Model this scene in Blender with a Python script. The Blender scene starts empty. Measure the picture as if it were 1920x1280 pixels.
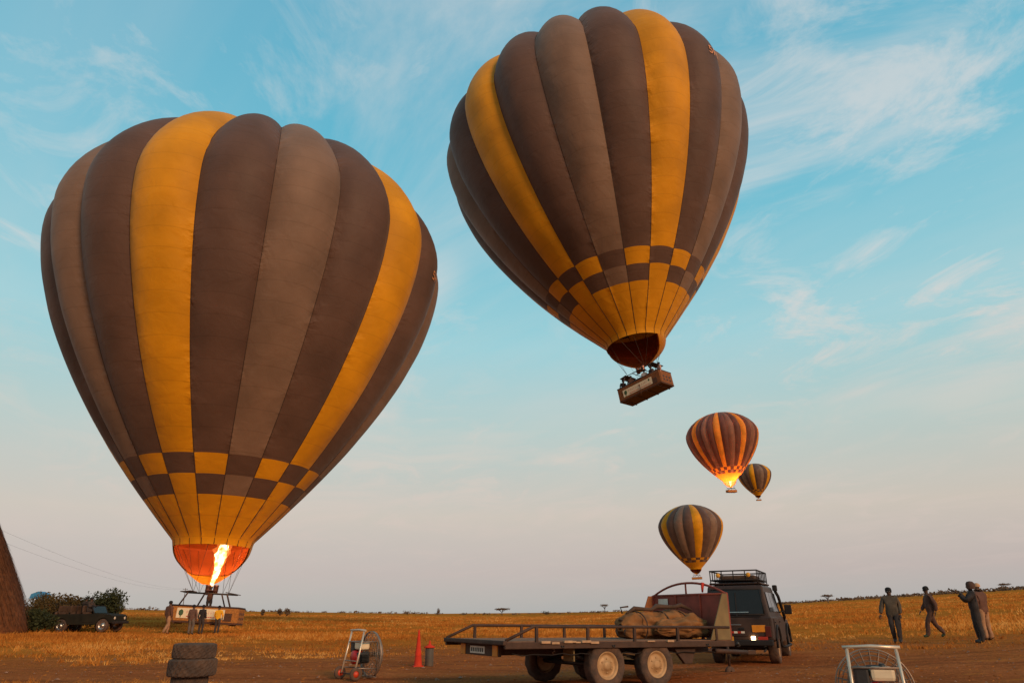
import bpy, bmesh, math, random
import numpy as np
from mathutils import Vector, Matrix, noise

random.seed(7)
rng = np.random.default_rng(7)
R = math.radians
scene = bpy.context.scene
COL = scene.collection

# ------------------------------------------------------------------ camera
CAM_H = 1.42
cam_data = bpy.data.cameras.new('camera')
cam_data.sensor_width = 36
cam_data.lens = 36 * 1300 / 1920
cam_data.clip_start = 0.1
cam_data.clip_end = 9000
cam = bpy.data.objects.new('camera', cam_data)
COL.objects.link(cam)
cam.matrix_world = Matrix.Translation((0, 0, CAM_H)) @ Matrix.Rotation(R(90 + 21.35), 4, 'X') @ Matrix.Rotation(R(-0.6), 4, 'Z')
scene.camera = cam

# ------------------------------------------------------------------ world / sky
SUN_AZ, SUN_EL = 146, 21          # degrees clockwise from +Y (the view direction), and above the horizon
world = bpy.data.worlds.new('World')
scene.world = world
world.use_nodes = True
wn, wl = world.node_tree.nodes, world.node_tree.links
wn.clear()


def wnode(kind, **kw):
    n = wn.new(kind)
    for k, v in kw.items():
        setattr(n, k, v)
    return n


def wmath(op, a, b=None, clamp=False):
    n = wnode('ShaderNodeMath', operation=op, use_clamp=clamp)
    for i, v in enumerate((a, b)):
        if v is None:
            continue
        if isinstance(v, (int, float)):
            n.inputs[i].default_value = v
        else:
            wl.new(v, n.inputs[i])
    return n.outputs[0]


def ramp_set(n, stops, interp='LINEAR'):
    cr = n.color_ramp
    cr.interpolation = interp
    while len(cr.elements) < len(stops):
        cr.elements.new(0.5)
    for e, (p, c) in zip(cr.elements, stops):
        e.position = p
        e.color = (c, c, c, 1) if isinstance(c, (int, float)) else (*c[:3], 1)


tc = wnode('ShaderNodeTexCoord')
sep = wnode('ShaderNodeSeparateXYZ')
wl.new(tc.outputs['Generated'], sep.inputs[0])
zc = wmath('MAXIMUM', sep.outputs[2], 0.0)
sky = wnode('ShaderNodeTexSky', sky_type='NISHITA', sun_disc=False)
sky.sun_elevation = R(SUN_EL)
sky.sun_rotation = R(SUN_AZ)
sky.altitude = 1500
grad = wnode('ShaderNodeValToRGB')
ramp_set(grad, [(0.0, (.40, .405, .415)), (0.05, (.52, .435, .41)), (0.125, (.63, .55, .46)), (0.24, (.50, .63, .59)),
                (0.355, (.32, .66, .72)), (0.55, (.145, .53, .68)), (0.74, (.080, .42, .60)), (1.0, (.04, .28, .44))])
wl.new(zc, grad.inputs[0])
gain = wnode('ShaderNodeVectorMath', operation='SCALE')
gain.inputs['Scale'].default_value = 10.0
wl.new(grad.outputs[0], gain.inputs[0])
base = wnode('ShaderNodeMix', data_type='RGBA')
base.inputs[0].default_value = 0.9
wl.new(sky.outputs[0], base.inputs[6])
wl.new(gain.outputs[0], base.inputs[7])
# wispy cloud on a flat layer overhead: direction / height
den = wmath('ADD', zc, 0.12)
px = wmath('DIVIDE', sep.outputs[0], den)
py = wmath('DIVIDE', sep.outputs[1], den)
comb = wnode('ShaderNodeCombineXYZ')
wl.new(px, comb.inputs[0])
wl.new(py, comb.inputs[1])


OX, OY = 20.1, 5.5


def cloud(rot, scl, off, noise_scale, detail, rough, dist, lo, hi):
    m1 = wnode('ShaderNodeMapping')
    m1.inputs['Rotation'].default_value = (0, 0, R(rot))
    wl.new(comb.outputs[0], m1.inputs[0])
    m2 = wnode('ShaderNodeMapping')
    m2.inputs['Location'].default_value = off
    m2.inputs['Scale'].default_value = scl
    wl.new(m1.outputs[0], m2.inputs[0])
    nz = wnode('ShaderNodeTexNoise')
    nz.inputs['Scale'].default_value = noise_scale
    nz.inputs['Detail'].default_value = detail
    nz.inputs['Roughness'].default_value = rough
    nz.inputs['Distortion'].default_value = dist
    wl.new(m2.outputs[0], nz.inputs['Vector'])
    rp = wnode('ShaderNodeValToRGB')
    ramp_set(rp, [(lo, 0.0), (hi, 1.0)], 'EASE')
    wl.new(nz.outputs[0], rp.inputs[0])
    return rp.outputs[0]


streak = cloud(-40, (1, .5, 1), (OX, OY, 0), 1.15, 10, .63, .9, .43, .68)
patch = cloud(-35, (1, .7, 1), (OX + 5.2, OY + 1.5, 0), .8, 3, .5, .3, .36, .58)
puff = cloud(-25, (1, .75, 1), (OX + 1.4, OY + 5.1, 0), 3.0, 10, .66, .8, .43, .71)
wide = cloud(-40, (1, .55, 1), (OX + 2.2, OY + 3.9, 0), .8, 6, .58, .5, .42, .76)
c1 = wmath('MULTIPLY', streak, patch)
c2 = wmath('MULTIPLY', puff, wmath('ADD', wmath('MULTIPLY', patch, .7), .3))
c12 = wmath('MAXIMUM', c1, wmath('MULTIPLY', c2, .9))
c12 = wmath('MAXIMUM', c12, wmath('MULTIPLY', wide, .34))
fade = wnode('ShaderNodeValToRGB')
ramp_set(fade, [(0.02, 0.10), (0.14, .70), (0.3, 1.0), (1.0, .9)])
wl.new(zc, fade.inputs[0])
cf = wmath('MULTIPLY', wmath('MULTIPLY', c12, fade.outputs[0]), .95, True)
ccol = wnode('ShaderNodeValToRGB')
ramp_set(ccol, [(0.0, (.60, .49, .45)), (0.2, (.72, .62, .55)), (0.45, (.66, .68, .68)), (1.0, (.52, .60, .64))])
wl.new(zc, ccol.inputs[0])
cg = wnode('ShaderNodeVectorMath', operation='SCALE')
cg.inputs['Scale'].default_value = 10.0
wl.new(ccol.outputs[0], cg.inputs[0])
mixc = wnode('ShaderNodeMix', data_type='RGBA')
wl.new(cf, mixc.inputs[0])
wl.new(base.outputs[2], mixc.inputs[6])
wl.new(cg.outputs[0], mixc.inputs[7])
bg = wnode('ShaderNodeBackground')
bg.inputs['Strength'].default_value = 0.1
wl.new(mixc.outputs[2], bg.inputs[0])
wo = wnode('ShaderNodeOutputWorld')
wl.new(bg.outputs[0], wo.inputs[0])

# ------------------------------------------------------------------ sun (low, soft, warm)
sd = bpy.data.lights.new('sun', 'SUN')
sd.energy = 2.5
sd.angle = R(15)
sd.color = (1.0, .65, .38)
sun = bpy.data.objects.new('sun', sd)
COL.objects.link(sun)
to_sun = Vector((math.sin(R(SUN_AZ)) * math.cos(R(SUN_EL)), math.cos(R(SUN_AZ)) * math.cos(R(SUN_EL)), math.sin(R(SUN_EL))))
sun.rotation_euler = to_sun.to_track_quat('Z', 'Y').to_euler()

vs = scene.view_settings
vs.view_transform = 'Standard'
vs.look = 'None'
vs.exposure = 0.0
vs.gamma = 1.0
vs.use_curve_mapping = False
scene.render.engine = 'CYCLES'
scene.cycles.use_denoising = True
scene.cycles.max_bounces = 8
scene.cycles.transparent_max_bounces = 16
scene.cycles.sample_clamp_indirect = 6


# ================================================================== helpers
def smooth01(t):
    t = max(0.0, min(1.0, t))
    return t * t * (3 - 2 * t)


def gz(x, y):
    """height of the savanna: a very shallow trough that rises to both sides"""
    d = math.hypot(x, y)
    az = math.degrees(math.atan2(x, y))
    a = min(abs(az), 45)
    if abs(az) > 45:
        a *= max(0.0, 1 - (abs(az) - 45) / 60)
    e = .0235 * (a / 36) ** 1.45 if az > 0 else .0115 * (a / 30) ** 1.1
    return e * max(0.0, min(d, 700) - 12)


MATS = {}


def pm(name, col, rough=.7, metal=0.0, var=.18, scale=6.0, bump=.15, bscale=40.0, dust=0.0, dustcol=(.26, .12, .055), spec=.4, coat=0.0):
    """procedural painted / metal / cloth surface: colour variation, wear, dust, fine relief"""
    if name in MATS:
        return MATS[name]
    m = bpy.data.materials.new(name)
    m.use_nodes = True
    nt = m.node_tree
    b = nt.nodes['Principled BSDF']
    b.inputs['Roughness'].default_value = rough
    b.inputs['Metallic'].default_value = metal
    b.inputs['Specular IOR Level'].default_value = spec
    b.inputs['Coat Weight'].default_value = coat
    t = nt.nodes.new('ShaderNodeTexCoord')
    n = nt.nodes.new('ShaderNodeTexNoise')
    n.inputs['Scale'].default_value = scale
    n.inputs['Detail'].default_value = 6
    nt.links.new(t.outputs['Object'], n.inputs['Vector'])
    rp = nt.nodes.new('ShaderNodeValToRGB')
    lo = tuple(c * (1 - var) for c in col)
    hi = tuple(min(1, c * (1 + var)) for c in col)
    ramp_set(rp, [(.3, lo), (.7, hi)])
    nt.links.new(n.outputs[0], rp.inputs[0])
    out = rp.outputs[0]
    if dust > 0:
        n2 = nt.nodes.new('ShaderNodeTexNoise')
        n2.inputs['Scale'].default_value = scale * .45
        n2.inputs['Detail'].default_value = 8
        n2.inputs['Roughness'].default_value = .7
        nt.links.new(t.outputs['Object'], n2.inputs['Vector'])
        r2 = nt.nodes.new('ShaderNodeValToRGB')
        ramp_set(r2, [(.32, 0.0), (.75, dust)])
        nt.links.new(n2.outputs[0], r2.inputs[0])
        mx = nt.nodes.new('ShaderNodeMix')
        mx.data_type = 'RGBA'
        nt.links.new(r2.outputs[0], mx.inputs[0])
        nt.links.new(out, mx.inputs[6])
        mx.inputs[7].default_value = (*dustcol, 1)
        out = mx.outputs[2]
        ad = nt.nodes.new('ShaderNodeMath')
        ad.operation = 'MULTIPLY_ADD'
        nt.links.new(r2.outputs[0], ad.inputs[0])
        ad.inputs[1].default_value = .5
        ad.inputs[2].default_value = rough
        ad.use_clamp = True
        nt.links.new(ad.outputs[0], b.inputs['Roughness'])
    nt.links.new(out, b.inputs['Base Color'])
    if bump > 0:
        n3 = nt.nodes.new('ShaderNodeTexNoise')
        n3.inputs['Scale'].default_value = bscale
        n3.inputs['Detail'].default_value = 4
        nt.links.new(t.outputs['Object'], n3.inputs['Vector'])
        bp = nt.nodes.new('ShaderNodeBump')
        bp.inputs['Strength'].default_value = bump
        bp.inputs['Distance'].default_value = .02
        nt.links.new(n3.outputs[0], bp.inputs['Height'])
        nt.links.new(bp.outputs[0], b.inputs['Normal'])
    MATS[name] = m
    return m


def emit(name, col, strength):
    if name in MATS:
        return MATS[name]
    m = bpy.data.materials.new(name)
    m.use_nodes = True
    b = m.node_tree.nodes['Principled BSDF']
    b.inputs['Base Color'].default_value = (*col, 1)
    b.inputs['Emission Color'].default_value = (*col, 1)
    b.inputs['Emission Strength'].default_value = strength
    MATS[name] = m
    return m


def link(o, parent=None):
    COL.objects.link(o)
    if parent is not None:
        o.parent = parent
    return o


def tag(o, label=None, cat=None, group=None, kind=None):
    if label:
        o['label'] = label
    if cat:
        o['category'] = cat
    if group:
        o['group'] = group
    if kind:
        o['kind'] = kind
    return o


def thing(name, label, cat, loc=(0, 0, 0), rotz=0.0, group=None):
    o = bpy.data.objects.new(name, None)
    o.empty_display_size = .2
    link(o)
    o.location = loc
    o.rotation_euler = (0, 0, rotz)
    return tag(o, label, cat, group)


class MB:
    """collects shapes in one bmesh; build() links them as one mesh object"""

    def __init__(self):
        self.bm = bmesh.new()
        self.mi = 0

    def _mark(self, faces):
        for f in faces:
            f.material_index = self.mi

    def box(self, c, s, rot=None, bevel=0.0, taper=None):
        m = Matrix.Translation(c) @ (rot if rot is not None else Matrix.Identity(4)) @ Matrix.Diagonal((s[0], s[1], s[2], 1))
        r = bmesh.ops.create_cube(self.bm, size=1.0)
        vsx = r['verts']
        if taper:
            for v in vsx:
                if v.co.z > 0:
                    v.co.x *= taper[0]
                    v.co.y *= taper[1]
        bmesh.ops.transform(self.bm, matrix=m, verts=vsx)
        fs = list({f for v in vsx for f in v.link_faces})
        self._mark(fs)
        if bevel > 0:
            es = list({e for v in vsx for e in v.link_edges})
            b = bmesh.ops.bevel(self.bm, geom=es, offset=bevel, segments=2, affect='EDGES', profile=.6)
            self._mark(b['faces'])
        return self

    def tube(self, pts, r, n=8, cap=True, r_end=None):
        pts = [Vector(p) for p in pts]
        rings = []
        L = len(pts)
        for i, p in enumerate(pts):
            if i == 0:
                d = pts[1] - p
            elif i == L - 1:
                d = p - pts[i - 1]
            else:
                d = (pts[i + 1] - p).normalized() + (p - pts[i - 1]).normalized()
            d.normalize()
            up = Vector((0, 0, 1)) if abs(d.z) < .95 else Vector((1, 0, 0))
            a = d.cross(up).normalized()
            b = d.cross(a).normalized()
            rr = r if not isinstance(r, (list, tuple)) else r[i]
            if r_end is not None:
                rr = r + (r_end - r) * i / (L - 1)
            rings.append([self.bm.verts.new(p + (a * math.cos(2 * math.pi * k / n) + b * math.sin(2 * math.pi * k / n)) * rr) for k in range(n)])
        fs = []
        for i in range(L - 1):
            for k in range(n):
                fs.append(self.bm.faces.new((rings[i][k], rings[i][(k + 1) % n], rings[i + 1][(k + 1) % n], rings[i + 1][k])))
        if cap:
            fs.append(self.bm.faces.new(rings[0][::-1]))
            fs.append(self.bm.faces.new(rings[-1]))
        self._mark(fs)
        for f in fs[:-2 if cap else None]:
            f.smooth = True
        return self

    def lathe(self, prof, n=32, m=None, mod=None, smooth=True):
        """prof: list of (r, h) turned about local Z; mod(k, i) scales the radius"""
        m = m or Matrix.Identity(4)
        rings = []
        for i, (r, h) in enumerate(prof):
            if r < 1e-5:
                rings.append([self.bm.verts.new(m @ Vector((0, 0, h)))])
            else:
                ring = []
                for k in range(n):
                    q = r * (mod(k, i) if mod else 1)
                    ring.append(self.bm.verts.new(m @ Vector((q * math.cos(2 * math.pi * k / n), q * math.sin(2 * math.pi * k / n), h))))
                rings.append(ring)
        fs = []
        for a, b in zip(rings[:-1], rings[1:]):
            for k in range(n):
                k2 = (k + 1) % n
                if len(a) == 1 and len(b) == 1:
                    continue
                if len(a) == 1:
                    fs.append(self.bm.faces.new((a[0], b[k], b[k2])))
                elif len(b) == 1:
                    fs.append(self.bm.faces.new((a[k], b[0], a[k2])))
                else:
                    fs.append(self.bm.faces.new((a[k], b[k], b[k2], a[k2])))
        self._mark(fs)
        for f in fs:
            f.smooth = smooth
        return self

    def prism(self, pts, d, bevel=0.0):
        """closed outline of 3-D points pushed along vector d"""
        vs_ = [self.bm.verts.new(Vector(p)) for p in pts]
        f = self.bm.faces.new(vs_)
        r = bmesh.ops.extrude_face_region(self.bm, geom=[f])
        nv = [g for g in r['geom'] if isinstance(g, bmesh.types.BMVert)]
        bmesh.ops.translate(self.bm, verts=nv, vec=Vector(d))
        allv = vs_ + nv
        fs = list({q for v in allv for q in v.link_faces})
        bmesh.ops.recalc_face_normals(self.bm, faces=fs)
        self._mark(fs)
        if bevel > 0:
            es = list({e for v in allv for e in v.link_edges if len(e.link_faces) == 2 and e.calc_face_angle(0) > .5})
            b = bmesh.ops.bevel(self.bm, geom=es, offset=bevel, segments=2, affect='EDGES', profile=.6)
            self._mark(b['faces'])
        return self

    def quad(self, pts, smooth=False):
        f = self.bm.faces.new([self.bm.verts.new(Vector(p)) for p in pts])
        self._mark([f])
        f.smooth = smooth
        return self

    def ball(self, c, s, sub=2, rot=None):
        r = bmesh.ops.create_icosphere(self.bm, subdivisions=sub, radius=1.0)
        m = Matrix.Translation(c) @ (rot if rot is not None else Matrix.Identity(4)) @ Matrix.Diagonal((s[0], s[1], s[2], 1))
        bmesh.ops.transform(self.bm, matrix=m, verts=r['verts'])
        fs = list({f for v in r['verts'] for f in v.link_faces})
        for f in fs:
            f.smooth = True
        self._mark(fs)
        return self

    def build(self, name, mats, parent=None, label=None):
        me = bpy.data.meshes.new(name)
        self.bm.to_mesh(me)
        self.bm.free()
        for m in (mats if isinstance(mats, (list, tuple)) else [mats]):
            me.materials.append(m)
        o = bpy.data.objects.new(name, me)
        link(o, parent)
        if label:
            o['label'] = label
        return o


def raw(name, verts, faces, mats, parent=None, smooth=True, mat_idx=None):
    me = bpy.data.meshes.new(name)
    me.from_pydata([tuple(v) for v in verts], [], [tuple(f) for f in faces])
    for m in (mats if isinstance(mats, (list, tuple)) else [mats]):
        me.materials.append(m)
    me.polygons.foreach_set('use_smooth', [smooth] * len(me.polygons))
    if mat_idx is not None:
        me.polygons.foreach_set('material_index', mat_idx)
    me.update()
    o = bpy.data.objects.new(name, me)
    return link(o, parent)


def rotx(a):
    return Matrix.Rotation(a, 4, 'X')


def roty(a):
    return Matrix.Rotation(a, 4, 'Y')


def rotzm(a):
    return Matrix.Rotation(a, 4, 'Z')


# ================================================================== ground
def fbm(x, y, s, o=0.0):
    return noise.fractal(Vector((x * s + o, y * s - o, o)), 1.0, 2.0, 4)


def grass_mask(x, y):
    d = math.hypot(x, y)
    edge = 31 + 9 * fbm(x, y, .06, 3.0) + 5 * fbm(x, y, .22, 9.0)
    m = smooth01((d - edge + 12) / 26)
    # scrubby grass left of the tyre stack, close to the camera
    q = math.hypot((x + 8.6) / 4.0, (y - 15.2) / 1.6)
    m = max(m, .8 * smooth01(1.2 - q + .6 * fbm(x, y, .8, 1.0)))
    # worn vehicle track crossing the grass in front of the lifting balloon
    t = abs(y - (46 + .12 * (x + 20) + 2.0 * math.sin(x * .07)))
    if x < 40:
        m *= 1 - .45 * smooth01(1 - t / 2.6)
    return m


def make_ground():
    az = [math.radians(a) for a in np.concatenate([np.arange(-50, 50, .5), np.arange(50, 310, 5.0)])]
    rad = [0.0] + list(np.geomspace(1.2, 6000, 190))
    vv, ff, gm = [(0, 0, 0)], [], [0.0]
    for r in rad[1:]:
        for a in az:
            x, y = r * math.sin(a), r * math.cos(a)
            z = gz(x, y)
            if r < 120:
                z += .022 * fbm(x, y, .9, 5.0) + .03 * fbm(x, y, .22, 2.0)
            vv.append((x, y, z))
            gm.append(grass_mask(x, y) if r < 130 else 1.0)
    n = len(az)
    for k in range(n):
        ff.append((0, 1 + k, 1 + (k + 1) % n)[::-1])
    for i in range(len(rad) - 2):
        b0, b1 = 1 + i * n, 1 + (i + 1) * n
        for k in range(n):
            k2 = (k + 1) % n
            ff.append((b0 + k, b1 + k, b1 + k2, b0 + k2)[::-1])
    m = bpy.data.materials.new('savanna_ground')
    m.use_nodes = True
    nt = m.node_tree
    b = nt.nodes['Principled BSDF']
    b.inputs['Roughness'].default_value = .95
    b.inputs['Specular IOR Level'].default_value = 0
    L = nt.links.new

    def N(t):
        return nt.nodes.new(t)
    tcn = N('ShaderNodeTexCoord')

    def noise_ramp(scale, detail, stops, stretch=None, rough=.6):
        src = tcn.outputs['Object']
        if stretch:
            mp = N('ShaderNodeMapping')
            mp.inputs['Scale'].default_value = stretch
            L(src, mp.inputs[0])
            src = mp.outputs[0]
        nz = N('ShaderNodeTexNoise')
        nz.inputs['Scale'].default_value = scale
        nz.inputs['Detail'].default_value = detail
        nz.inputs['Roughness'].default_value = rough
        L(src, nz.inputs['Vector'])
        rp = N('ShaderNodeValToRGB')
        ramp_set(rp, stops)
        L(nz.outputs[0], rp.inputs[0])
        return rp.outputs[0], nz.outputs[0]

    def mix(f, a, c, mode='MIX'):
        x = N('ShaderNodeMix')
        x.data_type = 'RGBA'
        x.blend_type = mode
        for s, v in ((x.inputs[0], f), (x.inputs[6], a), (x.inputs[7], c)):
            if isinstance(v, (int, float)):
                s.default_value = v
            elif isinstance(v, tuple):
                s.default_value = (*v, 1)
            else:
                L(v, s)
        return x.outputs[2]
    dirt, _ = noise_ramp(.35, 8, [(.25, (.24, .070, .025)), (.5, (.34, .100, .034)), (.75, (.43, .138, .046))], (.6, 1.4, 1))
    fine, fineh = noise_ramp(9, 9, [(.3, .62), (.7, 1.3)], None, .7)
    straw, _ = noise_ramp(2.2, 6, [(.55, 0.0), (.72, .55)], (.5, 1.5, 1))
    dirt = mix(straw, dirt, (.56, .20, .040))
    track, _ = noise_ramp(.8, 5, [(.56, 0.0), (.66, .55)], (.25, 2.2, 1))
    dirt = mix(track, dirt, (.19, .058, .022))
    # wheel ruts curving across the clearing
    sp = N('ShaderNodeSeparateXYZ')
    L(tcn.outputs['Object'], sp.inputs[0])
    wob = N('ShaderNodeTexNoise')
    wob.inputs['Scale'].default_value = .09
    wob.inputs['Detail'].default_value = 1
    L(tcn.outputs['Object'], wob.inputs['Vector'])

    def M2(op, a, c_, cl=False):
        x = N('ShaderNodeMath')
        x.operation = op
        x.use_clamp = cl
        for q_, v_ in enumerate((a, c_)):
            if isinstance(v_, (int, float)):
                x.inputs[q_].default_value = v_
            else:
                L(v_, x.inputs[q_])
        return x.outputs[0]
    rut = None
    for (ky, kx, c0, amp) in ((1.0, -.22, -17.5, 9.0), (1.0, .30, -21.5, 7.0), (1.0, -.55, -27.0, 8.0)):
        u = M2('ADD', M2('ADD', M2('MULTIPLY', sp.outputs[1], ky), M2('MULTIPLY', sp.outputs[0], kx)), c0)
        u = M2('ADD', u, M2('MULTIPLY', wob.outputs[0], amp))
        u = M2('SUBTRACT', u, amp * .5)
        g = M2('ABSOLUTE', M2('SUBTRACT', M2('ABSOLUTE', u, 0), .78), 0)     # two wheels, 1.56 m apart
        rr = M2('SUBTRACT', 1.0, M2('DIVIDE', g, .24), True)
        rut = rr if rut is None else M2('MAXIMUM', rut, rr)
    rbreak, _ = noise_ramp(1.3, 6, [(.35, .15), (.65, .75)])
    rutf = M2('MULTIPLY', rut, rbreak, True)
    dirt = mix(rutf, dirt, (.165, .060, .028))
    gcol, _ = noise_ramp(.22, 8, [(.25, (.34, .106, .017)), (.5, (.47, .155, .022)), (.75, (.58, .210, .036))], (.35, 1.3, 1))
    gdark, _ = noise_ramp(.05, 6, [(.5, 0.0), (.68, .55)], (.4, 1.6, 1))
    gcol = mix(gdark, gcol, (.38, .115, .012))
    att = N('ShaderNodeAttribute')
    att.attribute_name = 'grass'
    brk, _ = noise_ramp(1.6, 8, [(.3, .55), (.7, 1.45)])
    fm = N('ShaderNodeMath')
    fm.operation = 'MULTIPLY'
    fm.use_clamp = True
    L(att.outputs['Fac'], fm.inputs[0])
    L(brk, fm.inputs[1])
    c = mix(fm.outputs[0], dirt, gcol)
    c = mix(1.0, c, fine, 'MULTIPLY')
    L(c, b.inputs['Base Color'])
    bp = N('ShaderNodeBump')
    bp.inputs['Strength'].default_value = .9
    bp.inputs['Distance'].default_value = .06
    hh = M2('SUBTRACT', fineh, M2('MULTIPLY', rutf, .9))
    L(hh, bp.inputs['Height'])
    L(bp.outputs[0], b.inputs['Normal'])
    o = raw('ground', vv, ff, m)
    at = o.data.attributes.new('grass', 'FLOAT', 'POINT')
    at.data.foreach_set('value', gm)
    o['kind'] = 'structure'
    return o


make_ground()


def grass_mat():
    m = bpy.data.materials.new('dry_grass')
    m.use_nodes = True
    nt = m.node_tree
    b = nt.nodes['Principled BSDF']
    b.inputs['Roughness'].default_value = .9
    b.inputs['Specular IOR Level'].default_value = .1
    a = nt.nodes.new('ShaderNodeAttribute')
    a.attribute_name = 'tone'
    rp = nt.nodes.new('ShaderNodeValToRGB')
    ramp_set(rp, [(0, (.28, .088, .015)), (.45, (.45, .150, .021)), (.8, (.56, .215, .038)), (1, (.66, .33, .09))])
    nt.links.new(a.outputs['Fac'], rp.inputs[0])
    nt.links.new(rp.outputs[0], b.inputs['Base Color'])
    return m


def make_grass():
    V, F, T = [], [], []
    made = 0
    while made < 36000:
        # clumps over the field, denser close by
        u = random.random()
        d = 10.5 * (280 / 10.5) ** u
        a = math.radians(random.uniform(-39, 39))
        x, y = d * math.sin(a), d * math.cos(a)
        mk = grass_mask(x, y)
        if d < 27:
            keep = mk * .9 if mk > .25 else 0
        else:
            keep = mk * (.12 + .88 * smooth01(.45 + 2.2 * fbm(x, y, .10, 4.0)))
        if random.random() > keep:
            made += .02
            continue
        made += 1
        h0 = random.uniform(.08, .22) * (1.15 if d > 45 else .8) * (.7 + .6 * smooth01(.5 + 1.5 * fbm(x, y, .05, 14.0)))
        if random.random() < .04:
            h0 *= 1.9
        tone = max(0, min(1, .42 + .6 * fbm(x, y, .1, 7.0) + random.gauss(0, .2)))
        nb = 16 if d < 27 else 9 if d < 50 else 5
        wd = .0035 + d * .00042
        sp = (.07 + d * .0018) if d > 27 else .10
        z = gz(x, y) - .02
        for _ in range(nb):
            bx, by = x + random.gauss(0, sp), y + random.gauss(0, sp)
            h = h0 * random.uniform(.55, 1.15)
            w = wd * random.uniform(.7, 1.6)
            lx, ly = random.gauss(0, .55) * h, random.gauss(0, .55) * h
            t = random.uniform(0, math.pi)
            cx, cy = math.cos(t) * w, math.sin(t) * w * .4
            i = len(V)
            V += [(bx - cx, by - cy, z), (bx + cx, by + cy, z), (bx + lx, by + ly, z + h)]
            F.append((i, i + 1, i + 2))
            q = max(0, min(1, tone + random.gauss(0, .08)))
            T += [q, q, min(1, q + .12)]
    o = raw('dry_grass', V, F, grass_mat(), smooth=False)
    o.data.attributes.new('tone', 'FLOAT', 'POINT').data.foreach_set('value', T)
    tag(o, 'dry golden grass covering the open plain behind the clearing', 'grass', kind='stuff')


make_grass()


def make_stones():
    V, F = [], []
    for _ in range(2600):
        d = random.uniform(9, 34)
        a = math.radians(random.uniform(-39, 39))
        x, y = d * math.sin(a), d * math.cos(a)
        s = random.uniform(.008, .030) * (2.2 if random.random() < .05 else 1)
        z = gz(x, y) + .012
        i = len(V)
        for q in ((1, 0, 0), (0, 1, 0), (-1, 0, 0), (0, -1, 0), (0, 0, .7), (0, 0, -.7)):
            V.append((x + q[0] * s * random.uniform(.6, 1.4), y + q[1] * s * random.uniform(.6, 1.4), z + q[2] * s))
        F += [(i, i + 1, i + 4), (i + 1, i + 2, i + 4), (i + 2, i + 3, i + 4), (i + 3, i, i + 4)]
    o = raw('loose_stones', V, F, pm('stone', (.24, .12, .07), .9, var=.4), smooth=False)
    tag(o, 'small loose stones scattered over the dirt clearing', 'stones', kind='stuff')


make_stones()


def make_litter():
    V, F, T = [], [], []
    for _ in range(9000):
        d = 9 * (36 / 9) ** random.random()
        a = math.radians(random.uniform(-39, 39))
        x, y = d * math.sin(a), d * math.cos(a)
        if fbm(x, y, .35, 21.0) < random.uniform(-.25, .35):
            continue
        z = gz(x, y) + .025
        l = random.uniform(.03, .11)
        w = random.uniform(.003, .006)
        t = random.uniform(0, math.pi)
        cx, cy = math.cos(t) * l, math.sin(t) * l
        i = len(V)
        V += [(x, y, z), (x + cx - cy / l * w, y + cy + cx / l * w, z + random.uniform(-.005, .02)), (x + cx + cy / l * w, y + cy - cx / l * w, z)]
        F.append((i, i + 1, i + 2))
        q = random.uniform(.0, .55)
        T += [q] * 3
    o = raw('straw_litter', V, F, bpy.data.materials['dry_grass'], smooth=False)
    o.data.attributes.new('tone', 'FLOAT', 'POINT').data.foreach_set('value', T)
    tag(o, 'bits of trodden straw lying on the dirt clearing', 'straw', kind='stuff')


make_litter()


# ================================================================== vegetation
def leaf_mat(name, c0, c1):
    m = bpy.data.materials.new(name)
    m.use_nodes = True
    nt = m.node_tree
    b = nt.nodes['Principled BSDF']
    b.inputs['Roughness'].default_value = .8
    b.inputs['Specular IOR Level'].default_value = .15
    t = nt.nodes.new('ShaderNodeTexCoord')
    n = nt.nodes.new('ShaderNodeTexNoise')
    n.inputs['Scale'].default_value = 2.5
    n.inputs['Detail'].default_value = 6
    nt.links.new(t.outputs['Object'], n.inputs['Vector'])
    rp = nt.nodes.new('ShaderNodeValToRGB')
    ramp_set(rp, [(.3, c0), (.7, c1)])
    nt.links.new(n.outputs[0], rp.inputs[0])
    nt.links.new(rp.outputs[0], b.inputs['Base Color'])
    return m


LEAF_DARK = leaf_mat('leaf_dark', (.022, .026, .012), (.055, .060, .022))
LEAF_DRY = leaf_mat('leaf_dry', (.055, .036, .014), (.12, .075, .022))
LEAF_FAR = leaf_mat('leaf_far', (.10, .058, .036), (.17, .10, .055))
BARK = pm('bark', (.075, .05, .035), .95, var=.35, scale=12, bump=.5)


def leaves(blobs, count, size, V, F):
    """leaf faces spread through ellipsoids (cx,cy,cz,rx,ry,rz), thicker towards the shell"""
    tot = sum(b[3] * b[4] * b[5] for b in blobs)
    for b in blobs:
        for _ in range(max(4, int(count * b[3] * b[4] * b[5] / tot))):
            d = Vector((random.gauss(0, 1), random.gauss(0, 1), random.gauss(0, 1))).normalized()
            r = random.random() ** .45 * random.uniform(.8, 1.08)
            p = Vector((b[0] + d.x * b[3] * r, b[1] + d.y * b[4] * r, b[2] + d.z * b[5] * r))
            s = size * random.uniform(.5, 1.4)
            n = Vector((random.gauss(0, 1), random.gauss(0, 1), random.gauss(.3, 1))).normalized()
            a = n.orthogonal().normalized() * s
            c = n.cross(a).normalized() * s * .6
            i = len(V)
            V += [p - a, p - c * .8, p + a, p + c]
            F.append((i, i + 1, i + 2, i + 3))


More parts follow.
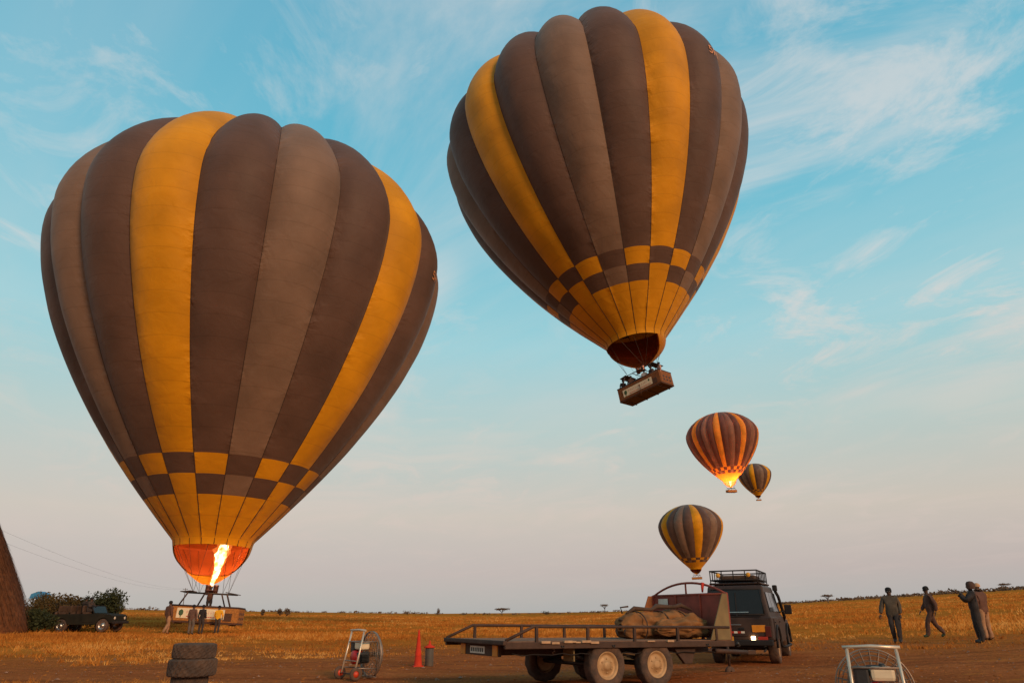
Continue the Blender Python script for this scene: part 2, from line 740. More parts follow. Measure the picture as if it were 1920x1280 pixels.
def bush(name, label, loc, w, h, mat, count, leaf, group=None, nstem=5, cat='bush'):
    t = thing(name, label, cat, loc, random.uniform(0, 6), group)
    blobs, mb = [], MB()
    for k in range(nstem):
        a = random.uniform(0, 6.28)
        rr = random.uniform(.15, .6) * w / 2
        top = Vector((math.cos(a) * rr, math.sin(a) * rr, h * random.uniform(.45, .78)))
        mb.tube([(0, 0, -.1), top * .5 + Vector((0, 0, .05)), top], h * .02 + .01, 5, r_end=.008)
        s = random.uniform(.28, .42)
        blobs.append((top.x, top.y, top.z * .85, w * s * .75, w * s * .75, h * .32))
    blobs.append((0, 0, h * .35, w * .36, w * .36, h * .34))
    mb.build('trunk', BARK, t)
    V, F = [], []
    leaves(blobs, count, leaf, V, F)
    raw('crown', V, F, mat, t, smooth=False)
    return t


def acacia(label, loc, w, h, mat, count=500, group='flat-topped trees on the horizon'):
    t = thing('acacia_tree', label, 'tree', loc, random.uniform(0, 6), group)
    mb = MB()
    fork = h * .45
    mb.tube([(0, 0, -.3), (.02 * w, 0, fork * .5), (0, 0, fork)], h * .055, 6, r_end=h * .04)
    blobs = []
    for k in range(7):
        a = k * 6.283 / 7 + random.uniform(-.3, .3)
        rr = w * .5 * random.uniform(.35, .8)
        top = (math.cos(a) * rr, math.sin(a) * rr, h * random.uniform(.78, .9))
        mb.tube([(0, 0, fork * .95), (top[0] * .45, top[1] * .45, h * .66), top], h * .03, 5, r_end=h * .012)
        blobs.append((top[0], top[1], h * random.uniform(.82, .92), w * .24, w * .24, h * .15))
    blobs.append((0, 0, h * .90, w * .3, w * .3, h * .14))
    mb.build('trunk', BARK, t)
    V, F = [], []
    leaves(blobs, count, w * .035, V, F)
    raw('crown', V, F, mat, t, smooth=False)
    return t


def polar(azdeg, d, dz=0.0):
    x, y = d * math.sin(R(azdeg)), d * math.cos(R(azdeg))
    return (x, y, gz(x, y) + dz)


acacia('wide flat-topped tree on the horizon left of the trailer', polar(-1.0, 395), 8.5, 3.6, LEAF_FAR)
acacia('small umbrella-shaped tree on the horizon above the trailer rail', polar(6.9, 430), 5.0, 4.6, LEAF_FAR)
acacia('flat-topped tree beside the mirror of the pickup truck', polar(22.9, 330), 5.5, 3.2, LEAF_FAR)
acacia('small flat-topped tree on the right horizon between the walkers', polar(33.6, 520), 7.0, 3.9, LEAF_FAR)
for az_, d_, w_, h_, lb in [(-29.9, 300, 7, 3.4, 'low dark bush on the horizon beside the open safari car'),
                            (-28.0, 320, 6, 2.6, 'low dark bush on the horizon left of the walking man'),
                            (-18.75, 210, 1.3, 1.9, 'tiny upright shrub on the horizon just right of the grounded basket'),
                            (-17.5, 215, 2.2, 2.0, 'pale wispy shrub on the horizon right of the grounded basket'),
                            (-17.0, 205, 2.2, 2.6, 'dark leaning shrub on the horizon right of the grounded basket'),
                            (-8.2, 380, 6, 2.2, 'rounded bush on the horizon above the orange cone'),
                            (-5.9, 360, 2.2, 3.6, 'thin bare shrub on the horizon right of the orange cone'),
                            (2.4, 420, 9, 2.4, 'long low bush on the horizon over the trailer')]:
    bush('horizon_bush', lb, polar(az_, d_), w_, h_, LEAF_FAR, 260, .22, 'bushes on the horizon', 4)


def bush_line():
    V, F = [], []
    for _ in range(1100):
        a = random.uniform(-36, 41)
        dens = .25 + .75 * smooth01((a - 8) / 18)
        if random.random() > dens:
            continue
        d = random.uniform(430, 720)
        x, y, z = polar(a, d)
        h = random.uniform(.6, 1.6) * (1.0 + .6 * smooth01((a - 15) / 20)) * (1.6 if random.random() < .04 else 1)
        w = h * random.uniform(2.0, 5.0)
        leaves([(x, y, z + h * .45, w * .6, w * .6, h * .5)], 26, h * .34, V, F)
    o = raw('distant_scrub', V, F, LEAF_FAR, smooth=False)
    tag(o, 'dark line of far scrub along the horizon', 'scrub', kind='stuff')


bush_line()


# ================================================================== hot air balloons
Z_EQ, Z_TOP, R_MOUTH, R_EQ = 21.69, 32.85, 2.47, 15.0


def profile():
    out = []
    z0 = -.45
    out.append((z0, R_MOUTH + .12))
    for i in range(33):
        t = i / 32
        out.append((t * Z_EQ, R_MOUTH + .22 * (1 - t) ** 6 + (R_EQ - R_MOUTH) * (1 - (1 - t) ** 1.727)))
    for i in range(1, 25):
        th = math.pi / 2 * i / 24
        out.append((Z_EQ + (Z_TOP - Z_EQ) * math.sin(th) ** (2 / 1.835), R_EQ * max(0, math.cos(th)) ** (2 / 1.835)))
    return out


PROF = profile()
PZ = [p[0] for p in PROF]
PR = [p[1] for p in PROF]


def prad(z):
    return float(np.interp(z, PZ, PR))


def fabric(name, col, transl=.12, spec=.2):
    m = bpy.data.materials.new(name)
    m.use_nodes = True
    nt = m.node_tree
    b = nt.nodes['Principled BSDF']
    L = nt.links.new
    t = nt.nodes.new('ShaderNodeTexCoord')
    n = nt.nodes.new('ShaderNodeTexNoise')
    n.inputs['Scale'].default_value = .35
    n.inputs['Detail'].default_value = 5
    L(t.outputs['Object'], n.inputs['Vector'])
    rp = nt.nodes.new('ShaderNodeValToRGB')
    ramp_set(rp, [(.3, tuple(c * .80 for c in col)), (.7, tuple(min(1, c * 1.14) for c in col))])
    L(n.outputs[0], rp.inputs[0])
    # stitched horizontal panel joins
    sx = nt.nodes.new('ShaderNodeSeparateXYZ')
    L(t.outputs['Object'], sx.inputs[0])
    mm = nt.nodes.new('ShaderNodeMath')
    mm.operation = 'MULTIPLY'
    mm.inputs[1].default_value = .82
    L(sx.outputs[2], mm.inputs[0])
    fr = nt.nodes.new('ShaderNodeMath')
    fr.operation = 'FRACT'
    L(mm.outputs[0], fr.inputs[0])
    st = nt.nodes.new('ShaderNodeValToRGB')
    ramp_set(st, [(0.0, .80), (.035, .82), (.06, 1.0), (1.0, 1.0)])
    L(fr.outputs[0], st.inputs[0])
    mx = nt.nodes.new('ShaderNodeMix')
    mx.data_type = 'RGBA'
    mx.blend_type = 'MULTIPLY'
    mx.inputs[0].default_value = .55
    L(rp.outputs[0], mx.inputs[6])
    L(st.outputs[0], mx.inputs[7])
    L(mx.outputs[2], b.inputs['Base Color'])
    b.inputs['Roughness'].default_value = .62
    b.inputs['Specular IOR Level'].default_value = spec
    b.inputs['Sheen Weight'].default_value = .08
    # gathers where the cloth is sewn to the load tapes
    ea = nt.nodes.new('ShaderNodeAttribute')
    ea.attribute_name = 'edge'
    pw = nt.nodes.new('ShaderNodeMath')
    pw.operation = 'POWER'
    pw.inputs[1].default_value = 5.0
    L(ea.outputs['Fac'], pw.inputs[0])
    gm_ = nt.nodes.new('ShaderNodeMapping')
    gm_.inputs['Scale'].default_value = (.8, .8, 1.9)
    L(t.outputs['Object'], gm_.inputs[0])
    gn = nt.nodes.new('ShaderNodeTexNoise')
    gn.inputs['Scale'].default_value = 1.0
    gn.inputs['Detail'].default_value = 3
    L(gm_.outputs[0], gn.inputs['Vector'])
    gh = nt.nodes.new('ShaderNodeMath')
    gh.operation = 'MULTIPLY'
    pk = nt.nodes.new('ShaderNodeValToRGB')
    ramp_set(pk, [(.50, .05), (.66, 1.0)])
    L(n.outputs[0], pk.inputs[0])
    pm_ = nt.nodes.new('ShaderNodeMath')
    pm_.operation = 'MULTIPLY'
    L(pw.outputs[0], pm_.inputs[0])
    L(pk.outputs[0], pm_.inputs[1])
    L(pm_.outputs[0], gh.inputs[0])
    L(gn.outputs[0], gh.inputs[1])
    gb = nt.nodes.new('ShaderNodeBump')
    gb.inputs['Strength'].default_value = .8
    gb.inputs['Distance'].default_value = .35
    L(gh.outputs[0], gb.inputs['Height'])
    # soft puckers in the cloth
    n2 = nt.nodes.new('ShaderNodeTexNoise')
    n2.inputs['Scale'].default_value = .9
    n2.inputs['Detail'].default_value = 4
    n2.inputs['Distortion'].default_value = .6
    L(t.outputs['Object'], n2.inputs['Vector'])
    bp = nt.nodes.new('ShaderNodeBump')
    bp.inputs['Strength'].default_value = .35
    bp.inputs['Distance'].default_value = .18
    L(n2.outputs[0], bp.inputs['Height'])
    L(gb.outputs[0], bp.inputs['Normal'])
    bp2 = nt.nodes.new('ShaderNodeBump')
    bp2.inputs['Strength'].default_value = .25
    bp2.inputs['Distance'].default_value = .05
    L(st.outputs[0], bp2.inputs['Height'])
    L(bp.outputs[0], bp2.inputs['Normal'])
    L(bp2.outputs[0], b.inputs['Normal'])
    tr = nt.nodes.new('ShaderNodeBsdfTranslucent')
    L(mx.outputs[2], tr.inputs['Color'])
    ms = nt.nodes.new('ShaderNodeMixShader')
    ms.inputs[0].default_value = transl
    L(b.outputs[0], ms.inputs[1])
    L(tr.outputs[0], ms.inputs[2])
    L(ms.outputs[0], nt.nodes['Material Output'].inputs['Surface'])
    return m


Y_, D_, L_ = (.66, .262, .004), (.118, .060, .041), (.212, .122, .080)
FAB = {'y': fabric('ripstop_yellow', Y_), 'd': fabric('ripstop_brown', D_), 'l': fabric('ripstop_taupe', L_)}
FABG = {'y': fabric('ripstop_yellow_thin', (.78, .29, .035), .36), 'd': fabric('ripstop_brown_thin', (.155, .062, .043), .34), 'l': fabric('ripstop_taupe_thin', (.27, .13, .085), .34)}
SEAM = pm('seam_tape', (.045, .022, .014), .8, var=.1, bump=0)
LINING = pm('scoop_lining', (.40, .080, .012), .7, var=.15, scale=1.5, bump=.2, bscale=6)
SCOOP = fabric('scoop_cloth', (.62, .22, .006), .22)
WICKER_L = pm('wicker', (.40, .15, .030), .8, var=.35, scale=14, bump=.8, bscale=60)
WICKER_R = pm('wicker_red', (.24, .082, .024), .8, var=.35, scale=14, bump=.8, bscale=60)
WICKER_D = pm('wicker_dark', (.085, .035, .018), .85, var=.3, scale=14, bump=.6, bscale=60)
LEATHER = pm('rim_leather', (.045, .02, .014), .6, var=.2)
STEEL = pm('dark_steel', (.06, .05, .045), .5, .6, var=.2)
BURN = pm('burner_steel', (.22, .09, .06), .35, .8, var=.3)
BANNER = pm('banner_cloth', (.74, .58, .38), .8, var=.06, bump=.1)
INK_R = pm('banner_red', (.50, .10, .06), .8, var=.1, bump=0)
INK_G = pm('banner_green', (.05, .09, .04), .8, var=.1, bump=0)
INK_P = pm('banner_pink', (.62, .36, .26), .8, var=.1, bump=0)
FLAP = pm('flap_cloth', (.05, .028, .02), .7, var=.2)
LETTER = pm('letter_orange', (.62, .24, .09), .7, var=.1, bump=0)


def colour(kind, row):
    """cloth of a gore by panel row: 0 long panel, 1 upper check, 2 lower check, 3 base"""
    if row == 3:
        return 'y'
    if row == 1:
        return {'y': 'd', 'd': 'y', 'l': 'd'}[kind]
    return kind


def gore_point(z, s, azc, half, jit=0.0):
    r = prad(z)
    w = smooth01((z + .5) / 16)
    b = .006 + .040 * w + .020 * smooth01((z - Z_EQ) / 8)
    k = 1 - b * s * s
    # plumper than an arc near the seam so that neighbouring gores meet in a crease
    k -= b * .25 * (s ** 4)
    k -= jit * w * 2.5 * (s * s - s ** 4)     # every gore fills a little differently; seams stay put
    a = azc + s * half
    return (r * k * math.sin(a), -r * k * math.cos(a), z - (.25 * b * r * s * s if z > Z_EQ else 0) * smooth01((z - Z_EQ) / 9))


def panel_mesh(name, zs, azc, half, mat, parent, ns=10, jit=0.0, off=0.0):
    V, F = [], []
    for z in zs:
        for j in range(ns + 1):
            s = -1 + 2 * j / ns
            p = Vector(gore_point(z, s, azc, half, jit))
            wv = .035 * noise.noise(Vector((p.x * .5, p.y * .5, p.z * .5))) * (1 - s * s)
            d = Vector((p.x, p.y, 0))
            if d.length > .1:
                p += d.normalized() * (wv + off)
            V.append(p)
    for i in range(len(zs) - 1):
        for j in range(ns):
            a = i * (ns + 1) + j
            F.append((a, a + 1, a + ns + 2, a + ns + 1))
    o = raw(name, V, F, mat, parent)
    o.data.attributes.new('edge', 'FLOAT', 'POINT').data.foreach_set('value', [abs(-1 + 2 * j / ns) for _ in zs for j in range(ns + 1)])
    return o


def zrange(z0, z1, n):
    zs = [z for z in PZ if z0 + .12 < z < z1 - .02]
    if len(zs) > n:
        zs = [zs[int(i * len(zs) / n)] for i in range(n)]
    return [z0] + zs + [z1]


def add_text(parent, name, txt, mat, z0, s0, height, azc, half, lean=0.0):
    cu = bpy.data.curves.new(name, 'FONT')
    cu.body = txt
    cu.size = height
    tmp = bpy.data.objects.new('tmp_text', cu)
    COL.objects.link(tmp)
    dg = bpy.context.evaluated_depsgraph_get()
    me = bpy.data.meshes.new_from_object(tmp.evaluated_get(dg))
    COL.objects.unlink(tmp)
    bpy.data.objects.remove(tmp)
    bm = bmesh.new()
    bm.from_mesh(me)
    bmesh.ops.subdivide_edges(bm, edges=[e for e in bm.edges if e.calc_length() > .4], cuts=2)
    for v in bm.verts:
        z = z0 + v.co.y + lean * v.co.x
        r = prad(z)
        s = s0 + v.co.x / (r * half)
        p = Vector(gore_point(z, s, azc, half))
        p += Vector((p.x, p.y, 0)).normalized() * .06
        v.co = p
    bm.to_mesh(me)
    bm.free()
    me.materials.clear()
    me.materials.append(mat)
    o = bpy.data.objects.new(name, me)
    return link(o, parent)


def basket(root, yaw, zb, tilt, size=(4.5, 1.6, 1.05), posts_h=.86, banner=True, detail=True, wick=None, shift=0.0):
    """zb: height of the basket floor in the balloon's own frame"""
    M = Matrix.Translation((shift, 0, zb)) @ rotzm(yaw) @ roty(tilt)
    lx, ly, h = size
    WICKER = wick or WICKER_L

    def put(mb, name, mat, parent=root):
        bmesh.ops.transform(mb.bm, matrix=M, verts=mb.bm.verts)
        return mb.build(name, mat, parent)
    mb = MB()
    # flared wicker body with open top
    n = 0
    for (cx, cy, sx, sy) in ((0, -ly / 2, lx, .07), (0, ly / 2, lx, .07), (-lx / 2, 0, .07, ly - .075), (lx / 2, 0, .07, ly - .075)):
        mb.box((cx, cy, h / 2 + .06), (sx, sy, h - .12), None, .015)
    body = put(mb, 'basket', WICKER)
    mb = MB().box((0, 0, .06), (lx + .06, ly + .06, .12), None, .03)
    for k in range(4):
        mb.box((-lx * .4 + k * lx * .266, 0, -.035), (.10, ly, .07), None, .01)
    put(mb, 'basket_floor', WICKER_D, body)
    mb = MB()
    rim = [(-lx / 2, -ly / 2), (lx / 2, -ly / 2), (lx / 2, ly / 2), (-lx / 2, ly / 2)]
    for a, b in zip(rim, rim[1:] + rim[:1]):
        mb.tube([(*a, h), (*b, h)], .065, 8)
    put(mb, 'rim_padding', LEATHER, body)
    if detail:
        mb = MB()
        for k in range(11):   # woven bands
            z = .16 + k * (h - .26) / 10.5
            for sy in (-1, 1):
                mb.box((0, sy * (ly / 2 + .04), z), (lx - .05, .02, .028), None)
            for sx in (-1, 1):
                mb.box((sx * (lx / 2 + .04), 0, z), (.02, ly - .05, .028), None)
        put(mb, 'weave_band', WICKER, body)['kind'] = 'stuff'
        for sx in (-1, 1):
            for kx in range(3):
                for kz in range(2):
                    mb = MB().box((sx * (lx / 2 + .053), -.42 + .42 * kx, .40 + .30 * kz), (.012, .20, .15), None, .004)
                    put(mb, 'step_hole', LEATHER, body)
        mb = MB()
        mb.box((lx * .36, -ly / 2 - .055, .45), (.55, .014, .5), None, .004)
        put(mb, 'step_panel', WICKER_D, body)
    if banner:
        mb = MB().box((-.15, -ly / 2 - .062, .60), (3.1, .012, .62), None)
        bo = put(mb, 'banner', BANNER)
        mb = MB()
        mb.ball((-1.42, -ly / 2 - .07, .62), (.16, .008, .2), 2)
        mb.box((-1.42, -ly / 2 - .072, .42), (.05, .01, .2))
        mb.ball((1.1, -ly / 2 - .07, .74), (.09, .008, .1), 2)
        put(mb, 'emblem', INK_G, bo)['kind'] = 'stuff'
        mb = MB()
        x = -1.1
        while x < .95:     # worn, unreadable lettering
            w = random.uniform(.07, .14)
            mb.box((x + w / 2, -ly / 2 - .071, .68), (w * .35, .008, random.uniform(.16, .24)))
            mb.box((x + w / 2, -ly / 2 - .073, .68 + random.uniform(-.08, .08)), (w, .008, .05))
            x += w + .07
        put(mb, 'lettering', INK_P, bo)['kind'] = 'stuff'
        mb = MB()
        x = -1.05
        while x < 1.2:
            w = random.uniform(.04, .1)
            mb.box((x + w / 2, -ly / 2 - .071, .40), (w, .008, .07))
            x += w + .03
        put(mb, 'strapline', INK_R, bo)['kind'] = 'stuff'
        mb = MB().tube([(.1, -ly / 2 - .09, .75), (.14, -ly / 2 - .1, .3), (.1, -ly / 2 - .09, -.25)], .022, 6)
        put(mb, 'rope', WICKER_D)
    # uprights lean in to a load frame under the burner
    ft = h + posts_h
    fx, fy = lx * .36, ly * .42
    for px_, qx, sy in ((-lx * .38, -fx * .80, -1), (-lx * .22, -fx * .38, 1), (lx * .20, fx * .34, 1), (lx * .37, fx * .78, -1)):
        for _ in (0,):
            mb = MB().tube([(px_, sy * ly / 2 * .96, h), (qx, sy * fy, ft)], .055 if detail else .07, 6)
            put(mb, 'upright', LEATHER)
    mb = MB()
    fr = [(-fx, -fy), (fx, -fy), (fx, fy), (-fx, fy)]
    for a, b in zip(fr, fr[1:] + fr[:1]):
        mb.tube([(*a, ft), (*b, ft)], .035, 6)
    for x in (-fx * .3, fx * .3):
        mb.tube([(x, -fy, ft), (x, fy, ft)], .03, 6)
    put(mb, 'load_frame', STEEL)
    for sx in (-1, 1):
        mb = MB().box((sx * fx * .92, 0, ft + .06), (fx * .42, fy * 2.1, .05), roty(sx * .12), .01)
        put(mb, 'heat_flap', FLAP)
    mb = MB()
    for bx_ in (-.26, .26):
        mb.lathe([(0, 0), (.15, 0), (.17, .12), (.17, .42), (.2, .5), (.13, .52), (.1, .3)], 14, Matrix.Translation((bx_, 0, ft + .05)))
        mb.tube([(bx_, 0, ft + .1), (bx_ * 2.2, 0, ft + .02)], .02, 5)
    mb.box((0, 0, ft + .2), (.75, .5, .05))
    put(mb, 'burner', BURN)
    # cables from burner frame to the mouth
    corners = [(M @ Vector((sx * fx * .6, sy * fy, ft))) for sx in (-1, 1) for sy in (-1, 1)]
    for k in range(12 if detail else 6):
        a = 2 * math.pi * (k + .5) / (12 if detail else 6)
        e = Vector((2.45 * math.sin(a), -2.45 * math.cos(a), -.44))
        c = min(corners, key=lambda q: (q - e).length)
        MB().tube([c, e], .012 if detail else .03, 4, cap=False).build('cable', STEEL, root)
    return M, ft


def scoop(root, az_open, zbot, lining=True):
    """nomex scoop below the mouth, open on one side"""
    half = R(104)
    na, nv = 30, 14
    az0 = az_open + math.pi

    def surf(off, v0=0.0, v1=1.0):
        V, F = [], []
        for i in range(nv + 1):
            v = v0 + (v1 - v0) * i / nv
            for j in range(na + 1):
                u = -1 + 2 * j / na
                # the open edge curves down and back to the centre line
                vv = v * (1 - .55 * abs(u) ** 6 * v)
                zz = -.30 + (zbot + .30) * vv
                rr = .55 + (R_MOUTH + .13 - .55) * (1 - vv ** 1.9) + off
                a = az0 + u * half * (1 - .20 * v)
                V.append((rr * math.sin(a), -rr * math.cos(a), zz))
        for i in range(nv):
            for j in range(na):
                a = i * (na + 1) + j
                F.append((a, a + 1, a + na + 2, a + na + 1))
        return V, F
    V, F = surf(0)
    o = raw('scoop', V, F, SCOOP, root)
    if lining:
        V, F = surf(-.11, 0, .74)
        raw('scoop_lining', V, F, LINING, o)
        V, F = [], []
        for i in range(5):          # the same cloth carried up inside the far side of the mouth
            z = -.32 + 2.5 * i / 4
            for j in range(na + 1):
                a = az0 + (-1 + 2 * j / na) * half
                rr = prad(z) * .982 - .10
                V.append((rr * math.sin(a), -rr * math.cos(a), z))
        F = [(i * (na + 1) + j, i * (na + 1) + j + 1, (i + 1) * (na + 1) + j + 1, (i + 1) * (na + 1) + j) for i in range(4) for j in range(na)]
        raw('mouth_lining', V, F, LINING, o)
    return o


def flame_mat(strength):
    if 'flame_core' in MATS:
        return MATS['flame_core']
    m = emit('flame_core', (1.0, .62, .26), strength)
    nt = m.node_tree
    b = nt.nodes['Principled BSDF']
    t = nt.nodes.new('ShaderNodeTexCoord')
    n = nt.nodes.new('ShaderNodeTexNoise')
    n.inputs['Scale'].default_value = 2.6
    n.inputs['Detail'].default_value = 4
    nt.links.new(t.outputs['Object'], n.inputs['Vector'])
    rp = nt.nodes.new('ShaderNodeValToRGB')
    ramp_set(rp, [(.34, (1.0, .36, .08)), (.50, (1.0, .60, .24)), (.64, (1.0, .80, .48))])
    nt.links.new(n.outputs[0], rp.inputs[0])
    nt.links.new(rp.outputs[0], b.inputs['Emission Color'])
    r2 = nt.nodes.new('ShaderNodeValToRGB')
    ramp_set(r2, [(.33, .22), (.6, 1.0)])
    nt.links.new(n.outputs[0], r2.inputs[0])
    mu = nt.nodes.new('ShaderNodeMath')
    mu.operation = 'MULTIPLY'
    nt.links.new(r2.outputs[0], mu.inputs[0])
    mu.inputs[1].default_value = strength
    nt.links.new(mu.outputs[0], b.inputs['Emission Strength'])
    return m


def flame(root, base, top, width, core_s, glow_s, burner_light=None):
    b, t = Vector(base), Vector(top)
    prof = [(0, .22), (.05, .32), (.1, .36), (.15, .48), (.22, .42), (.3, .62), (.38, .58), (.45, .80), (.52, .72), (.58, .92), (.66, .80), (.72, 1.0), (.78, .88), (.85, .95), (.91, .7), (.96, .45), (1, .05)]

    def mesh(scale, seed, lo, hi):
        mb = MB()
        q = (t - b).to_track_quat('Z', 'Y').to_matrix().to_4x4()
        L = (t - b).length
        pr = [(width * scale * w, L * (lo + (hi - lo) * v)) for v, w in prof]
        pr = [(0, pr[0][1] - .01)] + pr + [(0, pr[-1][1] + .05)]
        hs = np.linspace(pr[0][1], pr[-1][1], 44)
        pr = [(float(np.interp(h_, [p_[1] for p_ in pr], [p_[0] for p_ in pr])), float(h_)) for h_ in hs]
        mb.lathe(pr, 32, Matrix.Translation(b) @ q, lambda k, i: 1 + .75 * noise.noise(Vector((math.cos(k / 32 * 6.283) * 1.1 + seed, math.sin(k / 32 * 6.283) * 1.1, i * .16))) + .25 * noise.noise(Vector((math.cos(k / 32 * 6.283) * 3 + seed, math.sin(k / 32 * 6.283) * 3, i * .45))))
        return mb
    core = mesh(.8, 1, 0, 1).build('flame', flame_mat(core_s), root)
    m = MATS.get('flame_glow')
    if m is None:
        m = bpy.data.materials.new('flame_glow')
        m.use_nodes = True
        nt = m.node_tree
        nt.nodes.clear()
        e = nt.nodes.new('ShaderNodeEmission')
        e.inputs[0].default_value = (1, .30, .05, 1)
        e.inputs[1].default_value = glow_s
        tr = nt.nodes.new('ShaderNodeBsdfTransparent')
        ad = nt.nodes.new('ShaderNodeAddShader')
        out = nt.nodes.new('ShaderNodeOutputMaterial')
        nt.links.new(e.outputs[0], ad.inputs[0])
        nt.links.new(tr.outputs[0], ad.inputs[1])
        nt.links.new(ad.outputs[0], out.inputs[0])
        MATS['flame_glow'] = m
    mesh(1.15, 1, -.02, 1.15).build('flame_edge', m, core)
    if burner_light:
        ld = bpy.data.lights.new('burner_flame_light', 'POINT')
        ld.energy = burner_light
        ld.color = (1, .44, .17) if burner_light < 5000 else (1, .40, .20)
        ld.shadow_soft_size = .5
        lo = bpy.data.objects.new('flame_light', ld)
        link(lo, core)
        lo.location = b.lerp(t, .75 if burner_light < 5000 else 1.25)
    return core


def big_balloon(label, mouth, tx, ty, phase, rows, yaw, btilt, zb, az_open, reg=None, bsize=(4.5, 1.6, 1.05), wick=None, far=False, ngore=20, glow=False, order='yd' + 'ld'):
    """phase: azimuth in degrees of a yellow gore's centre line (0 faces -Y)"""
    root = thing('hot_air_balloon', label, 'balloon', mouth, 0, 'hot air balloons over the plain')
    root.rotation_mode = 'QUATERNION'
    if far:
        root.scale = (1, 1, .88)
    root.rotation_quaternion = (rotx(ty) @ roty(tx)).to_quaternion()
    half = math.pi / ngore
    fab = FABG if glow else FAB
    z1, z2, z3 = rows
    for k in range(ngore):
        kind = order[k % 4]
        azc = R(phase) + k * 2 * half
        jit = random.uniform(-.006, .008)
        if far:
            zs = sorted(set([round(z, 3) for z in zrange(-.45, Z_TOP - .02, 20)] + [z1, z2, z3]))
            g = panel_mesh('gore', zs, azc, half, fab[kind], root, 5, jit)
            for m_ in ('y', 'd', 'l'):
                g.data.materials.append(fab[m_])
            idx = []
            for i in range(len(zs) - 1):
                zc_ = (zs[i] + zs[i + 1]) / 2
                row = 0 if zc_ > z1 else 1 if zc_ > z2 else 2 if zc_ > z3 else 3
                idx += [1 + 'ydl'.index(colour(kind, row))] * 5
            g.data.polygons.foreach_set('material_index', idx)
        else:
            g = panel_mesh('gore', zrange(z1, Z_TOP - .02, 60), azc, half, fab[colour(kind, 0)], root, 12, jit)
            for nm, za, zb_, row, nz in (('check_panel', z2, z1, 1, 4), ('check_panel', z3, z2, 2, 4), ('base_panel', -.45, z3, 3, 8)):
                zz = [za + (zb_ - za) * i / nz for i in range(nz + 1)]
                panel_mesh(nm, zz, azc, half, fab[colour(kind, row)], g, 10, jit)
            path = [gore_point(z, 1.0, azc, half) for z in zrange(-.45, Z_TOP - .3, 44)]
            path = [Vector(p) + Vector((p[0], p[1], 0)).normalized() * .004 for p in path]
            MB().tube(path, .030, 5).build('seam', SEAM, g)
    M, ft = basket(root, yaw, zb, btilt, bsize, banner=not far, detail=not far, wick=wick, shift=.28 if az_open == 14 else 0.0)
    scoop(root, R(az_open), zb + ft + .62)
    if reg:
        add_text(root, 'registration', *reg)
    return root, M, ft


hx = 2 * math.pi / 20
# the balloon about to leave the ground, burner alight
bl, ML, FTL = big_balloon('largest balloon at left with its burner flame lit, basket just off the ground', (-21.19, 50.65, 6.30), .009, -.029,
                          -3.9, (4.75, 3.6, 2.45), R(6), R(2.6), -5.36, 14,
                          ('5H', LETTER, 20.0, -.35, 1.1, R(-3.9) + 5 * hx, hx / 2, 0))
flame(bl, ML @ Vector((-.05, 0, FTL + .5)), ML @ Vector((.42, -.1, FTL + 3.9)), .43, 4.2, .22, 1100)
# the balloon in flight at the top of the picture
br, MR, FTR = big_balloon('big balloon high at the top with a brown wicker basket hanging below', (11.0, 57.65, 23.80), -.106, -.09,
                          18.6, (5.2, 4.1, 3.0), R(-47), R(-2), -5.05, -42,
                          ('5H-', LETTER, 20.9, -.15, 1.25, R(18.6) + 1 * hx, hx / 2, 0), (4.45, 1.7, 1.22), WICKER_R)
br.scale = (1.015,) * 3
# three far balloons
F1, _, _ = big_balloon('distant balloon with many narrow stripes glowing from its burner', (89.6, 289, 51.4), -.05, 0, -24, (5.4, 4.1, 2.8), .4, 0, -5.4, -20, far=True, ngore=32, glow=True)
flame(F1, (0, 0, -2.6), (.4, 0, 1.6), .5, 9.0, .5, 10000)
F2, _, _ = big_balloon('smallest and farthest balloon, partly behind the glowing one', (222.6, 640, 98.8), -.04, 0, -28, (5.0, 3.9, 2.8), .2, 0, -5.4, -20, far=True)
F3, _, _ = big_balloon('distant unlit balloon floating low just above the trailer', (83.6, 336, 19.6), -.03, 0, 0, (5.0, 3.9, 2.8), -.3, 0, -5.4, -30, far=True)


# ================================================================== people
SKIN_D = pm('skin', (.085, .042, .026), .55, var=.12, bump=.05)
HAIR = pm('hair', (.012, .010, .010), .9, var=.3, bump=.6, bscale=120)
SHOE = pm('shoe', (.035, .025, .02), .6, var=.3)
EYE = pm('eye', (.5, .48, .44), .3, bump=0)


def cloth(name, col, **k):
    return pm('cloth_' + name, col, .85, var=.22, scale=7, bump=.5, bscale=18, **k)


REST = dict(pelvis=(0, 0, .96), belly=(0, .01, 1.12), chest=(0, 0, 1.30), neck=(0, .0, 1.475), jaw=(0, .025, 1.565), skull=(0, .012, 1.655), crown=(0, .005, 1.70),
            sl=(-.185, -.01, 1.405), el=(-.245, -.03, 1.13), wl=(-.25, .05, .88),
            sr=(.185, -.01, 1.405), er=(.245, -.03, 1.13), wr=(.25, .05, .88),
            hl=(-.095, 0, .90), kl=(-.105, .03, .50), al=(-.105, -.02, .09), tl=(-.12, .15, .04),
            hr=(.095, 0, .90), kr=(.105, .03, .50), ar=(.105, -.02, .09), tr=(.12, .15, .04))
RAD = dict(pelvis=.135, belly=.135, chest=.150, neck=.058, jaw=.070, skull=.092, crown=.070,
           sl=.085, el=.060, wl=.042, sr=.085, er=.060, wr=.042,
           hl=.105, kl=.078, al=.058, tl=.040, hr=.105, kr=.078, ar=.058, tr=.040)
